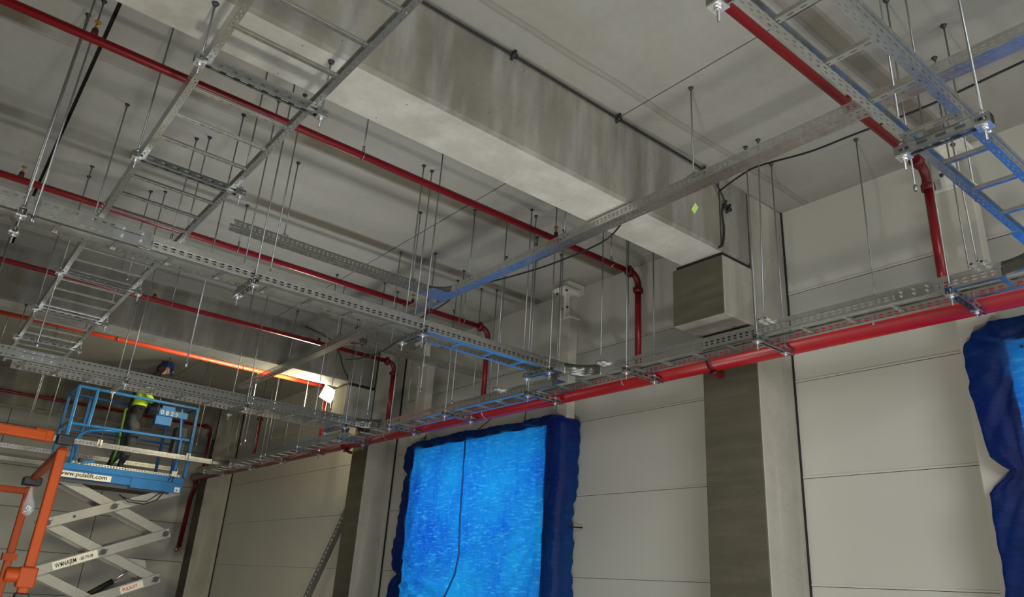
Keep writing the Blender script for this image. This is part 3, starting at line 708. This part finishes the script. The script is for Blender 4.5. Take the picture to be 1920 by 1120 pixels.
MB().tube([(FX+.40, FY+.12, FZ-.25), (FX+.32, FY+.05, FZ-.40), (FX+.2, FY+.02, FZ-.36), (FX+.12, FY+.05, FZ-.2)], .012, 8).build('supply_cable', M['dgrey'], t)
light('floodlight_beam', 'SPOT', (FX+n.x*.22, FY+n.y*.22, FZ-.04), 520, (1.0, .90, .58), (FX+.1, FY-2, FZ-.05), shadow_soft_size=.10, spot_size=math.radians(140), spot_blend=.5)
light('floodlight_spill', 'POINT', (FX-.1, FY-.25, FZ-.12), 22, (1.0, .88, .52), shadow_soft_size=.08)
# ------------------------------------------------------------------ tarpaulins
def tarp(x0, x1, z0, z1, mT, mB, mL, mR, ties, label, cordx=None, lobes=()):
    """sheet stretched over the window box, gathered round its edges"""
    t = thing('tarpaulin', label, 'tarpaulin', ((x0+x1)/2, 8.1, (z0+z1)/2), None)
    nx, nz = 90, 96; b = MB(); rnd = random.Random(int(abs(x0)*100))
    ax0, ax1, az0, az1 = x0-mL, x1+mR, z0-mB, z1+mT
    ph = [rnd.uniform(0, 6.28) for _ in range(8)]
    def edge(k, s_): return 1 + .10*math.sin(s_*1.9+ph[k]) + .05*math.sin(s_*5.1+ph[k+1]) + .012*math.sin(s_*13+ph[k+2])
    for j in range(nz+1):
        for i in range(nx+1):
            # non-uniform: a third of the cells in the border
            def par(i, n_, a, ba, bb, c):
                f = i/n_
                if f < .16: return a+(ba-a)*f/.16
                if f > .84: return bb+(c-bb)*(f-.84)/.16
                return ba+(bb-ba)*(f-.16)/.68
            X = par(i, nx, ax0, x0, x1, ax1); Z = par(j, nz, az0, z0, z1, az1)
            dx = max(x0-X, X-x1, 0); dz = max(z0-Z, Z-z1, 0)
            mx = mL if X < x0 else mR; mz = mB if Z < z0 else mT
            qx, qz = dx/max(mx, 1e-6), dz/max(mz, 1e-6)
            # round the sheet's corners
            q = math.hypot(qx, qz); qq = max(qx, qz)
            if q > 0 and qq > 0:
                k_ = qq/q; Xr = X; Zr = Z
                if X < x0: Xr = x0-dx*k_
                elif X > x1: Xr = x1+dx*k_
                if Z < z0: Zr = z0-dz*k_
                elif Z > z1: Zr = z1+dz*k_
                X, Z = Xr, Zr
            if X < x0: X = x0-(x0-X)*edge(0, Z)
            if X > x1: X = x1+(X-x1)*edge(1, Z)
            if Z > z1: Z = z1+(Z-z1)*edge(2, X)
            # cinched at the ties on the sides
            pull = 0
            for tx, tz, amp, sg in ties:
                d = math.hypot((X-tx), (Z-tz)); ang = math.atan2(Z-tz, (X-tx))
                wr = math.sin(ang*17+ph[3])*.5+math.sin(ang*29+ph[4])*.35
                pull += amp*wr*math.exp(-d/1.1)*min(1, d/.25)
                if qq > 0 and abs(Z-tz) < .22 and ((sg < 0 and X < x0) or (sg > 0 and X > x1)):
                    f = math.exp(-((Z-tz)/.09)**2); bx = x0 if sg < 0 else x1; X = bx+(X-bx)*(1-(.5 if sg < 0 else 0)*f)
            qs = min(qq, 1)
            Y = 7.972 + .34*max(0, (qs-.86)/.14)**1.6 - .03*math.sin(qs*math.pi)
            wr2 = .012*math.sin(X*9+Z*3+ph[5])*math.sin(Z*5-X*2+ph[6])
            Y += (pull*.085 if qq == 0 else pull*.03) + (wr2*.5 if qq == 0 else wr2*2.2)
            if qq > 0: Y += .018*math.sin((X+Z)*26+ph[1])*qs
            if qq == 0: Y = min(Y, 8.0 if min(X-x0, x1-X, Z-z0, z1-Z) > .12 else 7.98)
            elif qs < .5: Y = min(Y, 7.985)
            Y = min(Y, 8.45)
            b.v.append((X, Y, Z))
    for j in range(nz):
        for i in range(nx):
            k = j*(nx+1)+i; b.f.append([k, k+1, k+nx+2, k+nx+1]); b.mi.append(0); b.sm.append(True)
    b.build('sheet', M['tarp'], t)
    if cordx:
        P = cordx; MB().tube(P, .017, 8).build('cord', M['dblue'], t)
    for tx, tz, amp, sg in ties:
        if amp > 0: MB().tube([(tx, 7.95, tz), (tx+sg*.18, 8.1, tz+.01), (tx+sg*.42, 8.4, tz)], .012, 6).build('tie_string', M['black'], t)
    return t
t1 = tarp(-13.2, -9.17, -2.0, 2.60, .19, .3, .44, .40, [(-13.24, 2.12, .6, -1), (-13.26, .22, 1.7, -1), (-9.12, 1.02, .9, 1), (-11.4, 2.62, .8, 0), (-9.3, 2.6, 1.0, 0)],
     'large bright blue tarpaulin tied over the window between the two concrete columns',
     cordx=[(-11.42, 7.955, 2.60), (-11.38, 7.94, 1.9), (-11.36, 7.94, 1.2), (-11.3, 7.94, .6), (-11.38, 7.94, .25), (-11.62, 7.94, -.1), (-12.2, 7.94, -.4), (-12.9, 7.95, -.6)])
for a_, c_ in (((-13.1, 8.1, 2.78), (-13.45, 8.4, 3.2)), ((-11.3, 8.1, 2.78), (-11.2, 8.45, 3.15)), ((-9.9, 8.1, 2.78), (-10.3, 8.45, 3.1))):
    MB().tube([a_, c_], .009, 6).build('tie_string', M['black'], t1)
t2 = tarp(-2.42, 1.66, -2.0, 2.50, .34, .3, .44, .4, [(-2.46, 1.34, .9, -1), (-2.3, 2.5, 1.2, 0)],
     'dark-edged blue tarpaulin cut off by the right side of the picture')
# ------------------------------------------------------------------ text helper
FONT_DIR = None
def text(body, size, loc, xdir, ydir, mat, parent, name='lettering', squash=1.0, align='LEFT'):
    cu = bpy.data.curves.new(name, 'FONT'); cu.body = body; cu.size = size*S; cu.extrude = .0008; cu.align_x = align; cu.offset = .0012
    tmp = bpy.data.objects.new('tmp_text', cu); C.objects.link(tmp)
    dg = bpy.context.evaluated_depsgraph_get(); me = bpy.data.meshes.new_from_object(tmp.evaluated_get(dg)); me.name = name
    bpy.data.objects.remove(tmp)
    xd = Vector(xdir).normalized(); yd = Vector(ydir).normalized(); zd = xd.cross(yd)
    org = Vector(parent['_o'])
    for v in me.vertices:
        p = v.co; q = (Vector(loc)-org)*S + xd*p.x*squash + yd*p.y + zd*p.z; v.co = q
    me.materials.clear(); me.materials.append(mat)
    o = bpy.data.objects.new(name, me); C.objects.link(o); o.parent = parent; return o
# ------------------------------------------------------------------ scissor lift
LX, LB = -22.0, -23.3; Y0, Y1 = 3.02, 6.06; DZ = 2.40
KL = .909   # the lift and its worker are drawn at nominal size and set down at this size
def settle(o, c): o.scale = (KL, KL, KL); o.location = W((c[0]*KL, c[1]*KL, c[2]*KL))
sl = thing('scissor_lift', 'blue scissor lift with grey folding arms and guard rails at lower left', 'scissor lift', (-22.6, 4.5, FL))
MB().box((LX, Y0+.0, 2.02), (LB, Y1, DZ)).build('platform', [M['blue']], sl, bevel=.02)
b = MB(); b.box((LX+.02, 4.75, 1.98), (LX-.03, Y1-.02, 2.24)); b.build('extension_deck_edge', M['blue'], sl)
MB().box((LX+.012, Y0+.1, 2.235), (LX+.02, Y1-.1, 2.25)).build('fascia_seam', M['dblue'], sl)
b = MB(); b.box((LX-.05, Y0+.1, 1.93), (LB+.05, Y1-.3, 2.02)); b.build('platform_underframe', M['dgrey'], sl)
b = MB().strip((LX-.04, Y0+.25, DZ), (0, 1, 0), (0, 0, 1), [(0, .015, 0), (.015, .045, 1), (.045, .06, 0)], 2.7, .07, .5)
b.build('toe_board', M['white'], sl)
RT = 4.34
def rl_(a, c, w_=.075, mat='blue', name='guard_rail'): return MB().bar(a, c, w_, w_).build(name, M[mat], sl, bevel=.012)
# near side
rl_((LX, 2.95, RT), (LX, Y1, RT-.02)); rl_((LX, 3.02, 3.37), (LX, 5.98, 3.42), .07)
rl_((LX, 2.97, RT), (LX, 3.0, DZ), .085, name='guard_post'); rl_((LX, 3.42, RT), (LX, 3.40, 3.35), .08, name='guard_post')
rl_((LX, 6.02, RT), (LX, 6.06, DZ), .085, name='guard_post'); rl_((LX, 5.75, 3.4), (LX, 5.78, DZ), .07, name='guard_post'); rl_((LX, 5.6, RT-.1), (LX, 5.72, 3.4), .06, name='guard_post')
MB().tube([(LX-.02, 3.22, DZ), (LX-.02, 3.22, 2.95), (LX-.02, 3.28, 3.12), (LX-.02, 3.45, 3.25), (LX-.02, 3.75, 3.32), (LX-.02, 4.2, 3.36)], .035, 10).build('bent_rail', M['blue'], sl)
# far side and ends
rl_((LB, 2.95, RT), (LB, Y1, RT-.02), .07, 'dblue'); rl_((LB, 3.0, 3.40), (LB, 6.0, 3.42), .06, 'dblue')
for y in (2.97, 3.5, 5.6, 6.03): rl_((LB, y, RT), (LB, y, DZ), .075, 'dblue', 'guard_post')
for y in (2.96, 6.05):
    rl_((LX, y, RT), (LB, y, RT), .07); rl_((LX, y, 3.4), (LB, y, 3.4), .06)
MB().box((LX-.1, 5.62, 2.95), (LX-.5, 5.9, 3.75)).build('black_panel', M['dgrey'], sl)
# control box with its number plate
MB().box((LX-.03, 4.98, 3.72), (LX-.30, 5.42, 4.02)).build('control_box', M['blue'], sl, bevel=.015)
MB().box((LX+.03, 5.08, 3.98), (LX-.0, 5.42, 4.24)).build('control_box_cover', M['blue'], sl)
MB().box((LX+.045, 5.02, 3.97), (LX+.03, 5.78, 4.14)).build('number_plate', M['blue'], sl)
text('0 8 2 9', .165, (LX+.05, 5.06, 4.0), (0, 1, -.03), (0, 0, 1), M['white'], sl, name='number_lettering')
# stickers
MB().box((LX+.022, 2.98, 2.04), (LX+.03, 4.26, 2.19)).build('web_address_sticker', M['white'], sl)
text('www.pulslift.com', .155, (LX+.034, 3.05, 2.085), (0, 1, 0), (0, 0, 1), M['navy'], sl, name='web_address_lettering', squash=1.03)
MB().box((LX+.022, 5.86, 2.0), (LX+.03, 6.0, 2.13)).build('hook_sticker', M['white'], sl)
MB().tube([(LX+.03, 5.92, 2.05), (LX+.036, 5.92, 2.05)], .02, 8).build('sticker_dot', M['black'], sl)
MB().box((LX+.03, 5.70, DZ), (LX+.04, 5.84, DZ+.14)).build('white_tag', M['white'], sl)
# small items on deck rail
MB().tube([(LX, 3.42, DZ+.08), (LX+.06, 3.48, DZ+.08)], .05, 8).build('latch_knob', M['dgrey'], sl)
MB().bar((LX, 3.52, DZ+.04), (LX, 3.78, DZ+.12), .03, .06).build('latch_lever', M['blue'], sl)
# scissor stack
lev = [2.03, .92, -.22, -1.36]; yl, yr = 3.12, 5.92
def arm(x, ya, za, yb, zb_, w_=.055, h=.235, mat='grey', ext=.12):
    a, c = Vector((x, ya, za)), Vector((x, yb, zb_)); d = (c-a).normalized()
    return MB().bar(a-d*ext, c+d*ext, w_, h, up=(0, 0, 1)).build('scissor_arm', M[mat], sl, bevel=.01)
for k in range(3):
    zt, zb_ = lev[k], lev[k+1]
    for x, xi, mt in ((LX-.12, LX-.20, 'grey'), (LB+.12, LB+.20, 'grey')):
        arm(x, yl, zb_, yr-(.0), zt, mat=mt); arm(xi, yl, zt, yr, zb_, mat=mt, h=.22)
    for y, z in ((yl, zb_), (yr, zb_), ((yl+yr)/2, (zt+zb_)/2)):
        ps = MB().tube([(LX-.07, y, z), (LB+.07, y, z)], .035, 10).build('pivot_shaft', M['dgrey'], sl)
        bb = MB(); bb.tube([(LX-.07, y, z), (LX-.055, y, z)], .075, 10); bb.bar((LX-.05, y-.09, z-.07), (LX-.05, y+.09, z+.07), .02, .035, up=(1, 0, 0)); bb.build('pivot_bolt', M['dgrey'], ps)
    MB().tube([(LX-.088, yl+.55, zb_+.13*1.62), (LX-.080, yl+.55, zb_+.13*1.62)], .03, 10).build('arm_hole', M['black'], sl)
MB().box((LX-.2, yl, -1.5), (LB+.2, yr, -1.42)).build('base_plate', M['dblue'], sl)
b = MB().box((LX, 2.9, -2.45), (LB, 6.1, -1.5)); b.build('chassis', M['blue'], sl, bevel=.03)
for y in (3.3, 5.7):
    for x in (LX+.02, LB-.02): MB().tube([(x-.07, y, FL/KL+.25), (x+.07, y, FL/KL+.25)], .25, 20).build('wheel', M['black'], sl)
# hydraulic cylinder
MB().tube([(LX-.5, 3.9, -1.1), (LX-.5, 5.0, -.33)], .075, 14).build('lift_cylinder', M['black'], sl)
MB().tube([(LX-.5, 5.0, -.33), (LX-.5, 5.4, .02)], .035, 12).build('cylinder_rod', M['bolt'], sl)
b = MB(); b.face([(LX-.3, 4.75, .28), (LX-.3, 5.62, .22), (LX-.3, 5.72, -.12), (LX-.3, 5.3, -.05)]); b.build('gusset_arm', M['grey'], sl, thick=.05)
MB().tube([(LX-.05, 4.55, 1.78), (LX-.03, 4.8, 1.62), (LX-.03, 5.2, 1.60), (LX-.03, 5.5, 1.75), (LX-.01, 5.75, 2.2), (LX+.03, 5.8, 2.6)], .016, 6).build('hanging_cable', M['black'], sl)
MB().tube([(LX-.05, 4.6, 1.74), (LX-.03, 4.9, 1.66), (LX-.03, 5.25, 1.68), (LX-.02, 5.55, 1.95), (LX+.02, 5.72, 2.45)], .013, 6).build('hanging_cable', M['black'], sl)
# arm stickers: lie on the near arms
def arm_sticker(k, t0, t1, hh, body, size, mat, nm, sq=1.0, pre=None):
    zb_, zt = lev[k+1], lev[k]; a, c = Vector((LX-.088, yl, zb_)), Vector((LX-.088, yr, zt)); d = (c-a).normalized(); up = Vector((0, -d.z, d.y))
    p0 = a+(c-a)*t0; p1 = a+(c-a)*t1
    b = MB(); x = LX-.086
    b.bar(Vector((x, p0.y, p0.z)), Vector((x, p1.y, p1.z)), .006, hh, up=(0, 0, 1)); b.build(nm+'_sticker', M['white'], sl)
    q = p0 + d*.05 - up*(size*.36)
    text(body, size, (LX-.079, q.y, q.z), d, up, mat, sl, name=nm+'_lettering', squash=sq)
arm_sticker(1, .13, .46, .19, 'WYNAJEM', .15, M['navy'], 'rental', .68)
zb_, zt = lev[2], lev[1]; a = Vector((LX-.079, yl, zb_)); c = Vector((LX-.079, yr, zt)); d = (c-a).normalized(); up = Vector((0, -d.z, d.y))
q = a+(c-a)*.322-up*.04; text('- 502 774 108', .105, q, d, up, M['navy'], sl, name='phone_lettering', squash=.52)
M['logo'] = simple('red_print', (.6, .03, .05), .5)
arm_sticker(2, .72, .90, .17, 'PULSLIFT', .115, M['logo'], 'logo', .8)
# ------------------------------------------------------------------ worker
wk = thing('person', 'worker in blue helmet and yellow hi-vis vest leaning forward on the scissor lift platform', 'person', (-22.6, 4.6, DZ+.02))
def skin(name, verts, edges, radii, mat, parent, root=0, sub=2):
    me = bpy.data.meshes.new(name); o3 = Vector(parent['_o'])
    me.from_pydata([tuple((Vector(v)-o3)*S) for v in verts], edges, []); me.materials.append(mat)
    o = bpy.data.objects.new(name, me); C.objects.link(o); o.parent = parent
    o.modifiers.new('skin', 'SKIN').use_smooth_shade = True
    sv = me.skin_vertices[0].data
    for i, r_ in enumerate(radii):
        rr = r_ if isinstance(r_, tuple) else (r_, r_); sv[i].radius = (rr[0]*S, rr[1]*S)
    sv[root].use_root = True
    md = o.modifiers.new('smooth', 'SUBSURF'); md.levels = sub; md.render_levels = sub
    return o
XW = -22.62
V = [(XW, 4.55, 3.92),                      # 0 pelvis
     (XW, 4.62, 4.25), (XW, 4.64, 4.62), (XW, 4.70, 4.98), (XW, 4.86, 5.17), (XW, 4.96, 5.28),   # 1 waist 2 chest 3 shoulders 4 neck 5 skull base
     (XW+.16, 4.56, 3.80), (XW+.20, 4.62, 3.18), (XW+.20, 4.48, 2.60), (XW+.21, 4.46, 2.50), (XW+.21, 4.66, 2.46),    # 6 hip 7 knee 8 ankle 9 heel 10 toe
     (XW-.16, 4.54, 3.80), (XW-.20, 4.52, 3.18), (XW-.20, 4.30, 2.60), (XW-.20, 4.27, 2.50), (XW-.20, 4.47, 2.46),
     (XW+.26, 4.72, 4.93), (XW+.34, 4.70, 4.50), (XW+.26, 4.98, 4.28), (XW+.24, 5.08, 4.30),   # 16 shoulder 17 elbow 18 wrist
     (XW-.26, 4.72, 4.93), (XW-.34, 4.78, 4.50), (XW-.20, 5.05, 4.36), (XW-.16, 5.14, 4.38)]
Ed = [(0, 1), (1, 2), (2, 3), (3, 4), (4, 5), (0, 6), (6, 7), (7, 8), (8, 9), (9, 10), (0, 11), (11, 12), (12, 13), (13, 14), (14, 15), (3, 16), (16, 17), (17, 18), (18, 19), (3, 20), (20, 21), (21, 22), (22, 23)]
Ra = [(.27, .20), (.26, .19), (.30, .21), (.22, .17), .10, .10, .17, .125, .085, .08, .06, .17, .125, .085, .08, .06, .12, .085, .055, .05, .12, .085, .055, .05]
skin('body', V, Ed, Ra, M['navy'], wk)
# trousers over hips and legs
tv = [V[0], (XW+.16, 4.56, 3.78), V[7], (XW+.20, 4.50, 2.66), (XW-.16, 4.54, 3.78), V[12], (XW-.20, 4.32, 2.66), (XW, 4.57, 4.02)]
skin('trousers', tv, [(0, 1), (1, 2), (2, 3), (0, 4), (4, 5), (5, 6), (0, 7)], [(.285, .22), .185, .145, .115, .185, .145, .115, (.27, .2)], M['trouser'], wk)
# vest
vv = [(XW, 4.59, 4.10), (XW, 4.62, 4.30), (XW, 4.65, 4.62), (XW, 4.70, 4.90)]
skin('hi_vis_vest', vv, [(0, 1), (1, 2), (2, 3)], [(.29, .225), (.29, .22), (.325, .235), (.25, .19)], M['hivis'], wk)
skin('hi_vis_sleeve', [(XW+.30, 4.72, 4.80), (XW+.345, 4.70, 4.50), (XW+.29, 4.90, 4.32)], [(0, 1), (1, 2)], [.125, .105, .08], M['hivis'], wk)
b = MB()
for s_ in (-1, 1): b.tube([(XW+s_*.12, 4.86, 4.1), (XW+s_*.17, 4.88, 4.5), (XW+s_*.18, 4.78, 5.0), (XW+s_*.16, 4.6, 5.06), (XW+s_*.12, 4.44, 4.6), (XW+s_*.1, 4.38, 4.1)], .025, 6)
b.tube([(XW+.30, 4.62, 4.12), (XW+.1, 4.85, 4.08), (XW-.1, 4.85, 4.08)], .028, 6)
b.build('safety_harness', M['navy'], wk)
MB().tube([(XW-.1, 4.40, 4.15), (XW+.1, 4.28, 4.05), (XW+.1, 4.30, 3.5), (XW+.08, 4.33, 3.0), (XW+.05, 4.28, 2.55)], .035, 6).build('green_lanyard', M['strap'], wk)
# head: ellipsoid tilted forward and down
hc = Vector((XW+.03, 5.05, 5.40)); fw = Vector((.25, .72, -.62)).normalized(); upv = Vector((0.0, .62, .76)); upv = (upv-fw*upv.dot(fw)).normalized(); sd = fw.cross(upv)
def ell(name, c, rf, ru, rs, mat, parent=wk, cut=None, n=20, mfun=None):
    b = MB(); st = len(b.v)
    for i in range(n+1):
        th = math.pi*i/n
        for k in range(n*2):
            ph_ = math.pi*k/n; df, ds, du = math.sin(th)*math.cos(ph_), math.sin(th)*math.sin(ph_), math.cos(th)
            p = Vector((df, ds, du))
            if mfun: p = mfun(p)
            b.v.append(tuple(c+fw*p.x*rf+sd*p.y*rs+upv*p.z*ru))
    for i in range(n):
        for k in range(n*2):
            if cut is not None and math.cos(math.pi*(i+1)/n) < cut: continue
            a_ = i*2*n+k; b_ = i*2*n+(k+1) % (2*n); b.f.append([a_, b_, b_+2*n, a_+2*n]); b.mi.append(0); b.sm.append(True)
    return b.build(name, mat, parent)
def face(p):
    p = p.copy()
    if p.x > 0:
        p.x += .22*math.exp(-(p.y/.16)**2-((p.z+.05)/.22)**2)     # nose
        p.x -= .10*math.exp(-((abs(p.y)-.38)/.16)**2-((p.z-.12)/.13)**2)  # eye sockets
        p.x += .06*math.exp(-(p.y/.3)**2-((p.z+.45)/.08)**2) - .04*math.exp(-(p.y/.3)**2-((p.z+.53)/.05)**2)
        p.x += .08*math.exp(-(p.y/.3)**2-((p.z+.78)/.14)**2)
    if p.z < 0: p.y *= 1+.25*p.z
    return p
ell('head', hc, .155, .19, .125, M['skin'], mfun=face, n=24)
b_ = MB()
for s_ in (-1, 1):
    c_ = hc+fw*.135+sd*s_*.05+upv*.022
    b_.tube([c_, c_+fw*.012], .017, 10)
b_.build('eyes', M['white'], wk)
b_ = MB()
for s_ in (-1, 1):
    c_ = hc+fw*.146+sd*s_*.05+upv*.02; b_.tube([c_, c_+fw*.006], .009, 8); b_.bar(hc+fw*.15+sd*s_*.025+upv*.052, hc+fw*.135+sd*s_*.08+upv*.05, .012, .012)
b_.bar(hc+fw*.146-sd*.035-upv*.092, hc+fw*.146+sd*.035-upv*.092, .008, .01)
b_.build('eyebrows_and_mouth', M['dgrey'], wk)
ell('black_hood', hc-fw*.045-upv*.02, .155, .205, .145, M['navy'])
ell('helmet', hc+upv*.05-fw*.01, .195, .20, .17, M['helmet'], cut=-.02)
bb = MB(); cc = hc+upv*.05; bb.tube([cc+fw*.19-sd*.13-upv*.01, cc+fw*.26-sd*.06-upv*.03, cc+fw*.27-upv*.035, cc+fw*.26+sd*.06-upv*.03, cc+fw*.19+sd*.13-upv*.01], .018, 8)
bb.build('helmet_peak', M['helmet'], wk)
MB().tube([cc+(fw*math.cos(a)*.205+sd*math.sin(a)*.18)+upv*.045 for a in [math.radians(k) for k in range(0, 361, 20)]], .014, 6).build('goggle_strap', M['black'], wk)
MB().bar(cc+fw*.215-sd*.03+upv*.04, cc+fw*.215+sd*.03+upv*.04, .03, .03).build('headlamp', M['white'], wk)
# gloved hands with five fingers
def hand(c, d, side, nm):
    c = Vector(c); d = Vector(d).normalized(); s_ = d.cross(Vector((0, 0, 1))).normalized()*side; dn = Vector((0, 0, -1))
    vs = [c-d*.04, c+d*.05, c+d*.10]; ed = [(0, 1), (1, 2)]; ra = [.045, (.055, .035), (.055, .032)]
    for k, l in zip((-1.5, -.5, .5, 1.5), (.075, .095, .10, .08)):
        i0 = len(vs); p = c+d*.11+s_*k*.026
        vs += [p, p+d*l*.5+dn*.01, p+d*l*.75+dn*.045]; ed += [(2, i0), (i0, i0+1), (i0+1, i0+2)]; ra += [.015, .0145, .012]
    i0 = len(vs); vs += [c+d*.03+s_*(-.055), c+d*.08+s_*(-.09)+dn*.02]; ed += [(1, i0), (i0, i0+1)]; ra += [.02, .014]
    skin(nm, vs, ed, ra, M['glove'], wk, sub=1)
hand((XW+.23, 5.12, 4.31), (0, 1, -.1), 1, 'gloved_hand'); hand((XW-.15, 5.18, 4.38), (.1, 1, -.1), -1, 'gloved_hand')
settle(sl, (-22.6, 4.5, FL)); settle(wk, (-22.6, 4.6, DZ+.02))
# ------------------------------------------------------------------ orange guard frame near the viewer
og = thing('guard_frame', 'worn orange tubular guard frame with black end caps at the lower left edge', 'guard frame', (-6.5, .8, FL))
def otube(a, c, w_=.058, nm='frame_tube', mat='orange'): return MB().bar(a, c, w_, w_, up=(0, 0, 1)).build(nm, M[mat], og, bevel=.01)
P1t = (-5.74, .78, .78); P2t = (-8.1, .92, .62)
otube((-5.74, .78, .70), (-5.74, .78, FL), .060, 'corner_post')
otube((-5.70, .66, .765), (-5.45, -1.2, .765), .062, 'top_rail')
MB().bar((-5.72, .70, .77), (-5.70, .585, .77), .076, .076).build('rail_sleeve', M['orange'], og, bevel=.012)
MB().bar((-5.735, .73, .765), (-5.75, .83, .765), .066, .066).build('end_cap', M['black'], og, bevel=.01)
otube((-5.78, .79, .70), (-8.0, .93, .70), .055, 'side_rail')
MB().box((-8.06, .85, .63), (-7.9, .99, .70)).build('end_cap', M['black'], og, bevel=.01)
otube((-8.02, .92, .62), (-8.02, .92, FL), .060, 'rear_post')
MB().box((-8.07, .865, .0), (-7.97, .975, .06)).build('rear_collar', M['orange'], og)
otube((-8.02, .92, .58), (-7.8, -1.2, .58), .055, 'rear_rail')
b = MB(); b.box((-5.79, .73, -.15), (-5.69, .83, -.03)); b.tube([(-5.74, .66, -.08), (-5.74, .78, -.08)], .045, 12); b.build('post_collar', M['orange'], og, bevel=.01)
MB().box((-5.78, .74, -.27), (-5.70, .82, -.18)).build('end_cap', M['black'], og, bevel=.01)
otube((-5.74, .70, -.24), (-5.5, -1.2, -.24), .055, 'mid_rail')
# clear bag with bolts hanging from the frame
bg = thing('plastic_bag', 'small clear plastic bag of bolts hanging from the orange frame', 'bag', (-7.6, .97, .45))
MB().tube([(-7.70, .90, .60), (-7.70, .90, .55), (-7.70, .905, .51), (-7.70, .915, .455), (-7.70, .92, .41), (-7.70, .915, .375), (-7.70, .91, .36)], [.012, .018, .028, .044, .048, .036, .012], 14).build('bag_film', M['bag'], bg)
b = MB(); rr = random.Random(3)
for k in range(14):
    p = Vector((-7.70+rr.uniform(-.02, .02), .915+rr.uniform(-.02, .02), .41+rr.uniform(-.025, .03))); q = Vector((rr.uniform(-1, 1), rr.uniform(-1, 1), rr.uniform(-1, 1))).normalized()*.018; b.tube([p-q, p+q], .007, 6)
b.build('bolts', M['bolt'], bg)['kind'] = 'stuff'
# grey rope-like bundle tied on top of the frame
# ------------------------------------------------------------------ leaning perforated upright
lu = thing('perforated_upright', 'blue-white perforated steel upright leaning against the wall left of the floodlit column', 'steel upright', (-17.0, 7.9, FL))
A_ = Vector((-16.17, 8.30, 1.93)); B_ = Vector((-17.35, 7.3, FL+.02)); d = (A_-B_).normalized(); L_ = (A_-B_).length
w1 = d.cross(Vector((1, 0, 0))).normalized(); w2 = Vector((1, 0, 0)); w2 = (w2-d*w2.dot(d)).normalized()
b = MB(); W_ = .17
b.strip(B_, d, w2, [(0, W_*.2, 0), (W_*.2, W_*.38, 1), (W_*.38, W_*.62, 0), (W_*.62, W_*.8, 1, .05), (W_*.8, W_, 0)], L_, .10, .55)
b.strip(B_, d, -w1, [(0, .04, 0), (.04, .07, 1), (.07, .10, 0)], L_, .10, .55); b.strip(B_+w2*W_, d, -w1, [(0, .10, 0)], L_)
b.build('upright_profile', M['galv'], lu, thick=.006)
for o in bpy.data.objects:
    if '_o' in o: del o['_o']
